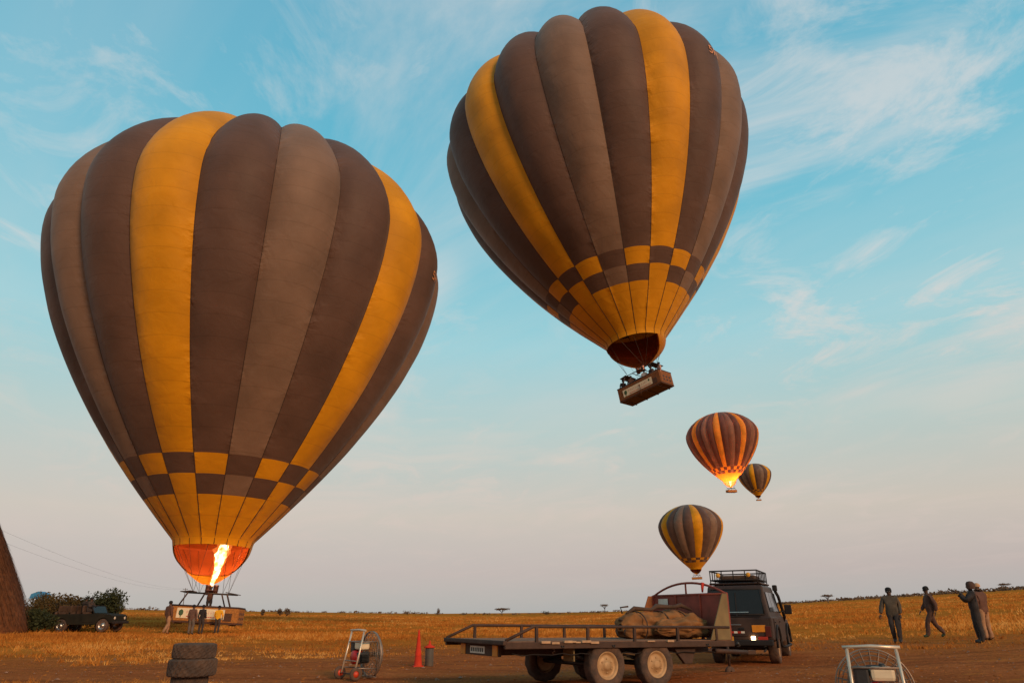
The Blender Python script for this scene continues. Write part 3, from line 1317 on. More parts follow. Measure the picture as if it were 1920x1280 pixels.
BONES = [('pelvis', 'belly', 0), ('belly', 'chest', 0), ('chest', 'neck', 0), ('neck', 'jaw', 2), ('jaw', 'skull', 2), ('skull', 'crown', 2),
         ('chest', 'sl', 0), ('sl', 'el', 0), ('el', 'wl', 0), ('chest', 'sr', 0), ('sr', 'er', 0), ('er', 'wr', 0),
         ('pelvis', 'hl', 1), ('hl', 'kl', 1), ('kl', 'al', 1), ('al', 'tl', 3), ('pelvis', 'hr', 1), ('hr', 'kr', 1), ('kr', 'ar', 1), ('ar', 'tr', 3)]


def hand(V, F, MI, w, d, thumb_side, mi):
    """palm and five bent fingers continuing the forearm from the wrist"""
    mb = MB()
    d = Vector(d).normalized()
    side = d.cross(Vector((0, 1, 0)) if abs(d.y) < .8 else Vector((0, 0, 1))).normalized() * thumb_side
    nrm = side.cross(d).normalized()
    w = Vector(w)
    m = Matrix((side, d, nrm)).transposed().to_4x4()
    mb.ball(w + d * .055, (.042, .062, .020), 1, m)
    for i, (o, l) in enumerate(((-.030, .060), (-.010, .075), (.011, .080), (.031, .070))):
        a = w + d * .10 + side * o
        mb.tube([a - d * .02, a + d * l * .5 + nrm * .008, a + d * l * .85 + nrm * .028], .0095, 5, r_end=.0065)
    a = w + d * .035 + side * .036
    mb.tube([a, a + side * .03 + d * .025, a + side * .035 + d * .058 + nrm * .012], .011, 5, r_end=.008)
    off = len(V)
    mb.bm.verts.index_update()
    V += [v.co.copy() for v in mb.bm.verts]
    for f in mb.bm.faces:
        F.append([off + v.index for v in f.verts])
        MI.append(mi)
    mb.bm.free()


def person(label, loc, face_az, pose=None, rad=None, shirt=None, trousers=None, shoe=SHOE, hair=HAIR, skin=SKIN_D, scale=1.0, cap=None, hood=None, group=None, bag=None):
    """face_az: degrees clockwise from +Y that the figure looks along"""
    J = {k: Vector(v) for k, v in REST.items()}
    for k, v in (pose or {}).items():
        J[k] = Vector(v)
    RR = dict(RAD)
    RR.update(rad or {})
    names = list(J)
    me = bpy.data.meshes.new('person_cage')
    me.from_pydata([J[n] for n in names], [(names.index(a), names.index(b)) for a, b, _ in BONES], [])
    tmp = bpy.data.objects.new('person_cage', me)
    COL.objects.link(tmp)
    sk = tmp.modifiers.new('skin', 'SKIN')
    sk.use_smooth_shade = True
    for i, n in enumerate(names):
        sv = me.skin_vertices[0].data[i]
        r = RR[n]
        sv.radius = (r, r)
        sv.use_root = (n == 'pelvis')
    ss = tmp.modifiers.new('sub', 'SUBSURF')
    ss.levels = 2
    ss.render_levels = 2
    dg = bpy.context.evaluated_depsgraph_get()
    ev = bpy.data.meshes.new_from_object(tmp.evaluated_get(dg))
    COL.objects.unlink(tmp)
    bpy.data.objects.remove(tmp)
    V = [v.co.copy() for v in ev.vertices]
    F = [list(p.vertices) for p in ev.polygons]
    MI = []
    segs = [(J[a], J[b], RR[a], RR[b], m) for a, b, m in BONES]
    for f in F:
        c = sum((V[i] for i in f), Vector()) / len(f)
        best, bm_ = 1e9, 0
        for a, b, ra, rb, m in segs:
            ab = b - a
            t = max(0, min(1, (c - a).dot(ab) / max(ab.length_squared, 1e-9)))
            dd = (c - (a + ab * t)).length / (ra + (rb - ra) * t)
            if dd < best:
                best, bm_ = dd, m
        if bm_ == 1 and c.z > J['pelvis'].z + .02:
            bm_ = 0
        MI.append(bm_)
    # a jacket is wider than deep: flatten and broaden the trunk slightly
    for v in V:
        if J['pelvis'].z - .05 < v.z < J['neck'].z and abs(v.x - J['chest'].x) < .2:
            v.y = J['chest'].y + (v.y - J['chest'].y) * .84
            v.x *= 1.08
    # folds in the cloth
    nv_ = [Vector() for _ in V]
    clo = [False] * len(V)
    for f, m in zip(F, MI):
        n_ = (V[f[1]] - V[f[0]]).cross(V[f[2]] - V[f[0]])
        for i in f:
            nv_[i] += n_
            if m in (0, 1):
                clo[i] = True
    sd_ = random.uniform(0, 50)
    for i, v in enumerate(V):
        if clo[i] and nv_[i].length > 0:
            k = .020 * noise.noise(Vector((v.x * 9 + sd_, v.y * 9, v.z * 6))) + .012 * noise.noise(Vector((v.x * 18 + sd_, v.y * 18, v.z * 24)))
            V[i] = v + nv_[i].normalized() * k
    for s, e_, w_ in ((-1, 'el', 'wl'), (1, 'er', 'wr')):
        hand(V, F, MI, J[w_], J[w_] - J[e_], -s, 2)
    # face: nose, ears, eyes
    fb = MB()
    h = J['skull']
    fb.ball(h + Vector((0, .092, -.045)), (.014, .020, .022), 1)
    fb.ball(h + Vector((0, .080, -.092)), (.026, .010, .008), 1)
    for s in (-1, 1):
        fb.ball(h + Vector((s * .088, .0, -.035)), (.012, .022, .030), 1)
    off = len(V)
    fb.bm.verts.index_update()
    V += [v.co.copy() for v in fb.bm.verts]
    for f in fb.bm.faces:
        F.append([off + v.index for v in f.verts])
        MI.append(2)
    fb.bm.free()
    root = thing('person', label, 'person', loc, -R(face_az), group)
    root.scale = (scale,) * 3
    body = raw('body', V, F, [shirt, trousers, skin, shoe], root, True, MI)
    eb = MB()
    for s in (-1, 1):
        eb.ball(h + Vector((s * .032, .082, -.018)), (.012, .007, .008), 1)
    eb.build('eyes', EYE, body)
    hb = MB()
    m = Matrix.Translation(h + Vector((0, -.008, .012)))
    if cap:
        hb.lathe([(.102, -.01), (.106, .03), (.092, .075), (.055, .105), (0, .115)], 18, m)
        hb.prism([(h.x - .07, h.y + .085, h.z + .01), (h.x - .05, h.y + .165, h.z + .0), (h.x + .05, h.y + .165, h.z + .0), (h.x + .07, h.y + .085, h.z + .01)], (0, 0, .012))
        hb.build('cap', cap, root)
    elif hood:
        hb.lathe([(.115, -.12), (.125, -.03), (.118, .05), (.08, .10), (0, .118)], 18, m @ Matrix.Translation((0, -.02, 0)))
        hb.build('hood', hood, root)
    else:
        hb.lathe([(.100, -.055), (.103, .02), (.090, .07), (.05, .098), (0, .104)], 18, m @ rotx(-.25))
        hb.build('hair', hair, root)
    cb = MB()
    cb.tube([J['neck'] + Vector((0, -.035, -.055)), J['neck'] + Vector((.06, .0, -.05)), J['neck'] + Vector((0, .05, -.07)), J['neck'] + Vector((-.06, .0, -.05)), J['neck'] + Vector((0, -.035, -.055))], .022, 6)
    cb.build('collar', shirt, root)
    return root


STRIDE = dict(kl=(-.10, .20, .52), al=(-.10, .26, .10), tl=(-.11, .42, .07), kr=(.10, -.06, .50), ar=(.10, -.34, .16), tr=(.11, -.22, .05),
              el=(-.25, -.14, 1.15), wl=(-.24, -.10, .90), er=(.25, .06, 1.14), wr=(.23, .24, .93))
JACKET = dict(chest=.19, belly=.18, pelvis=.165, sl=.105, sr=.105, el=.085, er=.085, wl=.056, wr=.056, hl=.115, hr=.115, kl=.09, kr=.09, al=.068, ar=.068)
OLIVE = cloth('olive', (.080, .056, .036))
DKBROWN = cloth('darkbrown', (.075, .032, .020))
RUST = cloth('rust', (.115, .045, .025))
NAVY = cloth('navy', (.028, .019, .017))
CHAR = cloth('charcoal', (.046, .031, .026))
KHAKI = cloth('khaki', (.34, .17, .085))
YELLOW = cloth('yellow', (.80, .36, .012))
GREYT = cloth('greytrouser', (.12, .085, .065))
GREENT = cloth('greentrouser', (.030, .045, .020))


def gp(x, y):
    return (x, y, gz(x, y))


person('man in an olive jacket walking alone, nearest to the pickup truck', gp(13.62, 26.9), -150,
       dict(kl=(-.10, .10, .50), al=(-.09, .10, .09), tl=(-.11, .26, .04), kr=(.09, .06, .50), ar=(.08, -.12, .10), tr=(.09, .05, .04),
            er=(.30, .02, 1.14), wr=(.36, .12, .91), el=(-.24, -.07, 1.14), wl=(-.22, .05, .90)), JACKET, OLIVE, CHAR, scale=1.06, group='people at the right')
person('striding person in dark brown with green boots, second walker from the truck', gp(16.0, 28.7), -75, STRIDE, JACKET, DKBROWN, DKBROWN, shoe=GREENT, scale=1.06, group='people at the right')
person('person in dark clothes holding a phone up at the right', gp(15.30, 24.8), -62,
       dict(er=(.26, .16, 1.20), wr=(.13, .36, 1.42), el=(-.25, .17, 1.21), wl=(-.10, .37, 1.43), neck=(0, -.02, 1.48), jaw=(0, 0, 1.57), skull=(0, -.01, 1.66), crown=(0, -.02, 1.71),
            kl=(-.09, -.02, .50), al=(-.10, -.04, .09), tl=(-.11, .12, .04), kr=(.09, .05, .50), ar=(.09, .02, .09), tr=(.1, .18, .04)),
       JACKET, NAVY, NAVY, scale=1.08, hood=DKBROWN, group='people at the right')
person('person in a pale cap and rust jacket standing behind the one with the phone', gp(16.25, 25.9), -20, dict(er=(.27, .05, 1.16), wr=(.16, .22, 1.08)), JACKET, RUST, KHAKI, scale=1.05,
       cap=cloth('palecap', (.48, .25, .13)), group='people at the right')
# a phone in the raised hand
ph_ = MB().box((0, 0, 0), (.09, .012, .16), None, .004).build('phone', STEEL)
ph_.location = (14.93, 25.02, gz(15.2, 25) + 1.63)
ph_.rotation_euler = (0, 0, R(62))
tag(ph_, 'dark phone held up by the person at the right', 'phone')

person('man in a brown jacket and pale trousers walking towards the lit balloon', gp(-22.0, 47.3), 30,
       dict(kl=(-.10, .16, .52), al=(-.10, .10, .09), tl=(-.11, .26, .04), kr=(.10, -.02, .50), ar=(.09, -.26, .13), tr=(.1, -.12, .05)), JACKET, RUST, KHAKI, scale=1.12, group='crew by the lit balloon')
person('man in a brown jacket and grey trousers standing before the banner', gp(-20.3, 46.9), 5, None, JACKET, cloth('umber', (.13, .06, .038)), GREYT, scale=1.0, group='crew by the lit balloon')
person('dark-haired man half hidden behind the man in grey trousers', gp(-20.02, 47.7), 10, None, None, NAVY, CHAR, scale=1.0, group='crew by the lit balloon')
person('man in a yellow shirt standing against the basket banner', gp(-19.35, 48.6), 0, dict(er=(.28, .05, 1.15), wr=(.22, .16, 1.0), el=(-.28, .05, 1.15), wl=(-.22, .16, 1.0)), None, YELLOW, CHAR, scale=.98, group='crew by the lit balloon')
# crew and passengers inside the baskets


def in_basket(root_loc, M, p):
    return Vector(root_loc) + (M @ Vector(p))


q = in_basket((-21.19, 50.65, 6.30), ML, (-.05, .1, .12))
person('pilot in a brown jacket standing in the lit balloon basket under the burner', q + Vector((0, 0, .52)), 175, dict(er=(.25, .1, 1.2), wr=(.12, .2, 1.45), el=(-.25, .1, 1.2), wl=(-.12, .2, 1.4)), JACKET, RUST, NAVY, group='people in baskets')
rq = (rotx(-.09) @ roty(-.106))
for i, (x, y, c, lb) in enumerate(((-1.95, -.62, NAVY, 'dark-clothed passenger at the far left end of the flying basket'),
                                   (-1.1, -.62, DKBROWN, 'passenger in brown at the left of the flying basket'),
                                   (.35, -.60, cloth('pale', (.55, .42, .36)), 'passenger in a pale top in the middle of the flying basket'),
                                   (1.1, -.62, CHAR, 'passenger in charcoal right of the middle of the flying basket'),
                                   (1.85, -.5, cloth('pinkish', (.50, .26, .2)), 'passenger in a pinkish top at the right end of the flying basket'))):
    w = Vector((11.0, 57.65, 23.80)) + rq @ ((MR @ Vector((x, y, .12))) * 1.015)
    person(lb, w, 180 + 20 * i, None, None, c, CHAR, scale=1.1, group='people in baskets')


# ================================================================== wheels and paint
RUBBER = pm('rubber', (.040, .030, .026), .9, var=.3, scale=9, bump=.5, bscale=30, dust=.75, dustcol=(.20, .095, .05))
RUBBER_OLD = pm('rubber_old', (.050, .034, .027), .95, var=.35, scale=8, bump=.6, bscale=30, dust=.7, dustcol=(.15, .072, .035))
RIM = pm('rim_cream', (.44, .26, .12), .5, .2, var=.2, scale=9, dust=.6, dustcol=(.34, .17, .08))
BLACKP = pm('truck_paint', (.024, .015, .013), .42, var=.2, scale=3, bump=.02, dust=.34, dustcol=(.17, .085, .055), spec=.22)
DARKP = pm('jeep_paint', (.012, .012, .009), .75, var=.2, scale=3, bump=.02, dust=.25, dustcol=(.08, .05, .03), spec=.12)
PLASTIC = pm('black_plastic', (.020, .015, .014), .7, var=.2, spec=.2)
GLASS = pm('dark_glass', (.012, .010, .010), .12, var=.1, bump=0, spec=.25)
CHROME = pm('worn_chrome', (.45, .40, .36), .3, .9, var=.1, bump=.05)
FRAME = pm('trailer_steel', (.050, .024, .016), .65, .3, var=.35, scale=5, bump=.3, dust=.2)
REDP = pm('trailer_red', (.23, .032, .018), .6, var=.3, scale=4, bump=.2, dust=.35, dustcol=(.22, .09, .04))
GREENP = pm('trailer_green', (.17, .115, .045), .7, var=.25, scale=4, bump=.2, dust=.3)
WOOD = pm('deck_wood', (.17, .085, .050), .9, var=.4, scale=5, bump=.5, dust=.5)
ORANGE = pm('lamp_orange', (.62, .20, .012), .4, var=.15, bump=.05)
REDLENS = pm('lamp_red', (.38, .03, .015), .3, var=.1, bump=0)
WHITEP = pm('plate_white', (.62, .52, .42), .6, var=.15, bump=.05)
YPLATE = pm('plate_yellow', (.62, .27, .02), .6, var=.1, bump=.05)
CANVAS = pm('canvas', (.20, .076, .020), .9, var=.45, scale=4, bump=1.0, bscale=7, dust=.3, dustcol=(.30, .14, .05))
CANVAS_D = pm('canvas_dark', (.07, .035, .02), .9, var=.3)
LAMP_ON = emit('reverse_lamp', (1.0, .72, .38), 14)


def wheel(root, c, r, w, axis_rot, rim=RIM, tread=True, name='wheel', rubber=RUBBER):
    """wheel whose axle runs along local X after axis_rot; > tyre is the wheel mesh, rim its sub-part"""
    M = Matrix.Translation(c) @ axis_rot @ roty(math.pi / 2)
    n = 48 if tread else 28
    mb = MB()
    pr = [(r * .56, -w * .36), (r * .62, -w * .46), (r * .80, -w * .52), (r * .93, -w * .47), (r, -w * .36), (r * 1.0, -w * .12), (r, w * .12), (r * 1.0, w * .36), (r * .93, w * .47), (r * .80, w * .52), (r * .62, w * .46), (r * .56, w * .36)]
    mod = (lambda k, i: (.955 if ((k // 2 + (i % 2)) % 2) else 1.0) if 3 < i < 8 else 1.0) if tread else None
    mb.lathe(pr, n, M, mod)
    t = mb.build(name, rubber, root)
    mb = MB()
    mb.lathe([(r * .57, -w * .40), (r * .53, -w * .30), (r * .53, w * .28), (r * .60, w * .41), (r * .565, w * .43), (r * .50, w * .30), (r * .44, w * .18), (r * .36, w * .27), (r * .22, w * .30), (r * .19, w * .42), (r * .10, w * .46), (0, w * .46)], 28, M)
    mb.lathe([(r * .50, -w * .30), (r * .3, -w * .2), (0, -w * .2)], 24, M)
    for k in range(6):
        a = k * math.pi / 3
        p = M @ Vector((r * .29 * math.cos(a), r * .29 * math.sin(a), w * .30))
        mb.ball(p, (.018, .018, .018), 1)
    mb.build('rim', rim, t)
    return t


# ================================================================== pickup / estate truck towing the trailer
TR = thing('truck', 'dusty black four-wheel-drive truck with a roof rack, seen from behind', 'truck', (6.32, 20.75, gz(6.3, 20.7)), -R(25))


def arch(yc, r, n=9):
    return [(yc + r * math.cos(math.pi * k / n), .42 + r * math.sin(math.pi * k / n)) for k in range(n + 1)]


def make_truck(t):
    W = .86
    # lower body: side outline with wheel arches pushed across
    o = [(-.98, .62), (-.98, 1.18), (2.05, 1.18), (2.25, 1.16), (3.50, 1.06), (3.62, .98), (3.62, .58)]
    o += [(y, z) for y, z in arch(2.92, .50) if z > .56]
    o += [(2.40, .50), (.54, .50)]
    o += [(y, z) for y, z in arch(0, .50) if z > .56]
    mb = MB().prism([(-W, y, z) for y, z in o], (2 * W, 0, 0), .03)
    body = mb.build('body', BLACKP, t)
    # cab and load space with sloping sides
    mb = MB()
    lo = [(-W + .02, -.96), (W - .02, -.96), (W - .02, 2.05), (-W + .02, 2.05)]
    hi = [(-W + .14, -.82), (W - .14, -.82), (W - .14, 1.42), (-W + .14, 1.42)]
    ring0 = [Vector((x, y, 1.17)) for x, y in lo]
    ring1 = [Vector((x, y, 1.98)) for x, y in hi]
    vs_ = [mb.bm.verts.new(p) for p in ring0 + ring1]
    for k in range(4):
        mb.bm.faces.new((vs_[k], vs_[(k + 1) % 4], vs_[4 + (k + 1) % 4], vs_[4 + k]))
    mb.bm.faces.new(vs_[4:])
    mb.bm.faces.new(vs_[:4][::-1])
    bmesh.ops.bevel(mb.bm, geom=[e for e in mb.bm.edges if e.verts[0].co.z > 1.5 or e.verts[1].co.z > 1.5], offset=.07, segments=3, affect='EDGES', profile=.6)
    for f in mb.bm.faces:
        f.smooth = False
    mb.build('cabin', BLACKP, t)
    mb = MB().box((0, .33, 2.03), (1.36, 2.10, .05), None, .022)
    mb.build('roof', BLACKP, t)
    # rear
    tilt = -math.atan2(.14, .81)

    def rear(x, z, sx, sz, th, name, mat, par=t, off=.012, bev=.008):
        y = -.96 + (z - 1.17) / .81 * .14 if z > 1.17 else -.98
        rot = rotx(tilt) if z > 1.17 else None
        b = MB().box((x, y - off, z), (sx, th, sz), rot, bev)
        return b.build(name, mat, par)
    rear(0, 1.56, 1.36, .62, .02, 'rear_window', GLASS)
    d = rear(0, .93, 1.56, .42, .025, 'tailgate', BLACKP, off=.013)
    rear(-.10, 1.20, 1.42, .025, .03, 'trim_strip', PLASTIC, off=.03)
    rear(-.05, 1.30, .72, .02, .025, 'trim_strip', CHROME, off=.03, bev=.004)
    rear(-.22, .99, .62, .022, .02, 'trim_strip', CHROME, off=.035, bev=.004)
    rear(.10, .90, .12, .05, .04, 'tailgate_handle', PLASTIC, d, off=.04)
    rear(0, 1.50, .03, .60, .02, 'window_bar', PLASTIC, off=.03)
    for s in (-1, 1):
        rear(s * .745, .83, .14, .26, .05, 'tail_lamp', pm('dark_lens', (.08, .012, .008), .3, bump=0), off=.025)
    rear(.52, .90, .34, .17, .02, 'reflector_board', ORANGE, off=.035)
    mb = MB()
    for k in range(6):
        mb.mi = k % 2
        mb.box((-.34 + .09 * k, -1.012, .81), (.088, .012, .05))
    mb.build('reflective_tape', [REDLENS, WHITEP], t)
    # bumper, lamps, plate
    mb = MB().box((0, -1.06, .56), (1.70, .16, .14), None, .03)
    bp_ = mb.build('rear_bumper', PLASTIC, t)
    rear(.36, .665, .10, .10, .05, 'reverse_lamp', LAMP_ON, t, off=.05)
    rear(.60, .665, .24, .08, .04, 'indicator_lamp', REDLENS, t, off=.04)
    mb = MB().box((-.38, -1.16, .655), (.52, .012, .115), None, .004)
    pl = mb.build('number_plate', YPLATE, t)
    mb = MB()
    for k in range(6):
        mb.box((-.58 + .075 * k, -1.168, .655), (.035, .006, .06))
    mb.build('plate_lettering', PLASTIC, pl)['kind'] = 'stuff'
    mb = MB().tube([(0, -1.1, .50), (0, -1.35, .50)], .035, 8).ball((0, -1.36, .55), (.045, .045, .05), 2)
    mb.build('tow_hitch', STEEL, t)
    mb = MB().box((0, 1.3, .50), (1.2, 4.6, .12), None, .02)
    mb.build('chassis', PLASTIC, t)
    mb = MB().tube([(-.75, 0, .40), (.75, 0, .40)], .06, 8).ball((.12, 0, .40), (.15, .17, .15), 2)
    mb.build('axle', STEEL, t)
    MB().tube([(-.75, 2.92, .40), (.75, 2.92, .40)], .05, 8).build('axle', STEEL, t)
    MB().tube([(.55, -.2, .38), (.60, -1.05, .36)], .03, 6).build('exhaust', STEEL, t)
    for s in (-1, 1):
        for y in (0, 2.92):
            wheel(t, (s * .74, y, .40), .40, .26, rotzm(0 if s > 0 else math.pi))
            mb = MB()
            pts = [(s * (W + .03), y + .53 * math.cos(math.pi * k / 12), .42 + .53 * math.sin(math.pi * k / 12)) for k in range(13)]
            mb.tube(pts, .035, 6)
            mb.build('wheel_arch', PLASTIC, t)
        for y0, y1, nm in ((.75, 1.75, 'front_door'), (-.45, .70, 'rear_door')):
            mb = MB().box((s * (W + .006), (y0 + y1) / 2, .86), (.02, y1 - y0, .54), None, .008)
            dr = mb.build(nm, BLACKP, t)
            MB().box((s * (W + .025), y0 + .14, 1.04), (.03, .14, .03), None, .008).build('handle', PLASTIC, dr)
        sl = math.atan2(.12, .81)
        for y0, y1 in ((.78, 1.52), (-.02, .72), (-.72, -.08)):
            mb = MB().box((s * (W - .065), (y0 + y1) / 2, 1.55), (.02, y1 - y0, .50), roty(-s * sl), .006)
            mb.build('side_window', GLASS, t)
        mb = MB().tube([(s * (W + .02), .55, .42), (s * (W + .12), .60, .40), (s * (W + .12), 2.3, .40), (s * (W + .02), 2.35, .42)], .035, 6)
        mb.build('side_step', PLASTIC, t)
        mb = MB().tube([(s * (W - .05), 1.62, 1.28), (s * (W + .13), 1.66, 1.32)], .018, 6)
        mb.box((s * (W + .22), 1.66, 1.36), (.20, .07, .26), None, .03)
        mb.build('mirror', PLASTIC, t)
        MB().box((s * (W - .18), 3.63, .82), (.20, .04, .18), None, .02).build('headlamp', WHITEP, t)
    MB().box((0, 3.72, .60), (1.66, .14, .18), None, .03).build('front_bumper', PLASTIC, t)
    MB().box((0, 3.635, .82), (.95, .03, .22), None, .01).build('grille', PLASTIC, t)
    MB().box((0, 1.755, 1.56), (1.34, .02, .66), rotx(math.atan2(.63, .81)), .006).build('windscreen', GLASS, t)
    mb = MB()
    for z, l in ((1.245, 1.42), (1.875, 1.26)):
        y = -.96 + (z - 1.17) / .81 * .14
        mb.tube([(-l / 2, y - .022, z), (l / 2, y - .022, z)], .016, 5)
    for s in (-1, 1):
        mb.tube([(s * .71, -.965, 1.245), (s * .63, -.86, 1.875)], .016, 5)
    mb.build('window_seal', PLASTIC, t)
    MB().box((.52, -.99, 1.08), (.10, .03, .16), None, .01).build('door_hinge', PLASTIC, t)
    # snorkel up the right windscreen pillar
    mb = MB().tube([(W - .05, 2.5, 1.0), (W + .04, 2.3, 1.15), (W - .01, 1.72, 1.72), (W - .06, 1.58, 1.86)], .045, 8)
    mb.box((W - .06, 1.56, 1.95), (.13, .17, .17), None, .03)
    mb.build('snorkel', PLASTIC, t)
    # roof rack
    z0, z1 = 2.12, 2.36
    x, ya, yb = .62, -.80, 1.35
    mb = MB()
    for z in (z0, z1):
        mb.tube([(-x, ya, z), (x, ya, z), (x, yb, z), (-x, yb, z), (-x, ya, z)], .020, 6)
    for k in range(7):
        y = ya + (yb - ya) * k / 6
        for s in (-1, 1):
            mb.tube([(s * x, y, z0 if k % 2 else 1.98), (s * x, y, z1)], .015, 5)
        mb.tube([(-x, y, z0), (x, y, z0)], .015, 5)
    for k in range(1, 4):
        xx = -x + 2 * x * k / 4
        mb.tube([(xx, ya, z0), (xx, ya, z1)], .015, 5)
    rk = mb.build('roof_rack', PLASTIC, t)
    for s in (-.40, .40):
        mb = MB().lathe([(0, -.03), (.05, -.03), (.06, 0), (.055, .02), (0, .02)], 14, Matrix.Translation((s, ya - .03, 2.245)) @ rotx(math.pi / 2))
        mb.build('rack_lamp', YPLATE, rk)
    MB().box((.02, .3, 2.20), (.95, 1.2, .12), None, .04).build('rack_load', CANVAS_D, rk)
    MB().tube([(-.62, -.86, 1.25), (-.56, -.78, 1.9)], .012, 5).build('ladder_rail', PLASTIC, t)


make_truck(TR)


# ================================================================== flatbed trailer
TL = thing('flatbed_trailer', 'long flatbed trailer with twin axles, side rails and a red headboard', 'trailer', (-.19, 13.66, .06), R(30))
TL.rotation_euler = (0, R(1.15), R(30))
TLEN, TWID, TZ = 5.75, 2.6, .86


def make_trailer(t):
    for k in range(9):       # deck boards, ends uneven
        y = .05 + (TWID - .10) * (k + .5) / 9
        a, b = random.uniform(-.03, .04), random.uniform(-.02, .02)
        mb = MB().box((TLEN / 2 + (a + b) / 2, y, TZ + random.uniform(-.004, .006)), (TLEN - .06 + b - a, (TWID - .10) / 9 - .014, .035), rotzm(random.uniform(-.002, .002)), .004)
        mb.build('deck_board', WOOD, t)
    for y in (.035, TWID - .035):
        mb = MB().box((TLEN / 2, y, TZ - .055), (TLEN, .07, .115), None, .012)
        mb.build('side_beam', FRAME, t)
    mb = MB()
    for y in (.75, TWID - .75):
        mb.box((TLEN / 2 + .05, y, TZ - .17), (TLEN - .3, .08, .15), None, .01)
    for k in range(9):
        mb.box((.25 + k * (TLEN - .5) / 8, TWID / 2, TZ - .06), (.06, TWID - .16, .07))
    mb.build('chassis', FRAME, t)
    mb = MB().box((.0, TWID / 2, TZ - .01), (.09, TWID, .08), None, .02)
    mb.build('rear_beam', FRAME, t)
    mb = MB().box((.16, TWID / 2, TZ - .16), (.06, 1.62, .20), None, .01)
    pb = mb.build('lamp_board', FRAME, t)
    for y in (.62, TWID - .62):
        MB().box((.125, y, TZ - .16), (.02, .20, .19), None, .006).build('rear_lamp', ORANGE, pb)
    npl = MB().box((.125, TWID / 2 + .05, TZ - .16), (.012, .62, .13), None, .004).build('number_plate', WHITEP, t)
    mb = MB()
    for k in range(7):
        mb.box((.116, TWID / 2 - .19 + .08 * k, TZ - .16), (.006, .035, .07))
    mb.build('plate_lettering', PLASTIC, npl)['kind'] = 'stuff'
    for s, y in ((0, .03), (1, TWID - .03)):
        mb = MB().tube([(.02, y, TZ + .03), (.62, y, TZ + .27), (TLEN - .1, y, TZ + .27)], .028, 8)
        rl = mb.build('side_rail', FRAME, t)
        for x in (.68, 1.85, 3.0, 4.15, 5.25):
            MB().box((x, y, TZ + .125), (.055, .05, .27), None, .006).build('rail_post', FRAME, rl)
    for k in range(9):
        x_ = random.uniform(.1, TLEN - .9) if k > 4 else random.uniform(.1, 1.8)
        MB().box((x_, -.012, TZ - .004 + random.uniform(-.015, .012)), (random.uniform(.06, .22), .05, random.uniform(.02, .045)), rotzm(random.uniform(-.08, .08)), .006).build('splintered_edge', pm('raw_wood', (.42, .24, .13), .9, var=.3), t)
    pts = [(.2 + .22 * k, .12, TZ - .19 - .04 * abs(math.sin(k * 1.3))) for k in range(24)]
    MB().tube(pts, .010, 5).build('wiring', PLASTIC, t)
    for x in (1.2, 2.4, 4.9):
        MB().tube([(x, -.01, TZ - .06), (x + .03, -.05, TZ - .10), (x + .06, -.01, TZ - .06)], .010, 5).build('rope_hook', STEEL, t)
    # axles, springs and wheels
    for x in (2.33, 3.58):
        MB().tube([(x, .2, .43), (x, TWID - .2, .43)], .05, 8).build('axle', STEEL, t)
        for s, y in ((-1, .18), (1, TWID - .18)):
            wheel(t, (x, y, .43), .43, .27, rotzm(-math.pi / 2 if s < 0 else math.pi / 2))
        for y in (.50, TWID - .50):
            mb = MB()
            for k in range(4):
                l = .52 - .1 * k
                mb.tube([(x - l, y, .60 - .03 * k - .0), (x, y, .50 - .03 * k + .03), (x + l, y, .60 - .03 * k)], .022, 5)
            mb.build('leaf_spring', STEEL, t)
    for x in (1.72, 2.95, 4.2):
        for y in (.50, TWID - .50):
            MB().box((x, y, .67), (.09, .07, .26), None, .01).build('spring_hanger', FRAME, t)
    MB().box((1.62, .36, .66), (.03, .36, .30), None, .006).build('mud_flap', GREENP, t)
    mb = MB().prism([(4.15, .16, TZ - .15), (4.75, .16, TZ - .15), (4.62, .16, .42), (4.42, .16, .42)], (0, .08, 0), .01)
    mb.build('stay_bracket', FRAME, t)
    mb = MB()
    for k in range(14):
        a = k * .9
        mb.tube([(1.35 + .03 * math.cos(a), .48 + .03 * math.sin(a), .62 + .012 * k), (1.35 + .03 * math.cos(a + .9), .48 + .03 * math.sin(a + .9), .632 + .012 * k)], .008, 4)
    mb.build('coil_spring', CHROME, t)
    # headboard: framed red sheets with an arched bar over them
    x = TLEN - .04
    for y0, y1 in ((.09, .88), (.90, 1.70), (1.72, 2.51)):
        MB().box((x, (y0 + y1) / 2, TZ + .50), (.03, y1 - y0, .90), None, .006).build('headboard_sheet', REDP, t)
    mb = MB()
    for y in (.06, .89, 1.71, TWID - .06):
        mb.box((x - .012, y, TZ + .50), (.07, .05, .96), None, .006)
    mb.tube([(x, .05, TZ + .97), (x, TWID - .05, TZ + .97)], .030, 8)
    mb.box((x - .03, 2.05, TZ + .62), (.04, .66, .05), None, .004)
    hb = mb.build('headboard_frame', REDP, t)
    pts = []
    for k in range(15):
        u = k / 14
        pts.append((x, .08 + (TWID - .16) * u, TZ + .97 + .27 * (1 - abs(2 * u - 1) ** 2.1)))
    mb = MB().tube(pts, .026, 8)
    mb.tube([(x, TWID / 2 + .05, TZ + .97), (x, TWID / 2 + .05, TZ + 1.235)], .022, 6)
    mb.build('arch_bar', REDP, hb)
    MB().box((x - .035, 2.15, TZ + .82), (.012, .34, .16), None, .004).build('small_plate', WHITEP, hb)
    mb = MB().tube([(x - .02, .75, TZ + 1.22), (x - .05, .74, TZ + 1.12), (x - .02, .78, TZ + 1.02)], .045, 6, r_end=.02)
    mb.build('tied_rag', pm('red_rag', (.50, .03, .015), .9), hb)
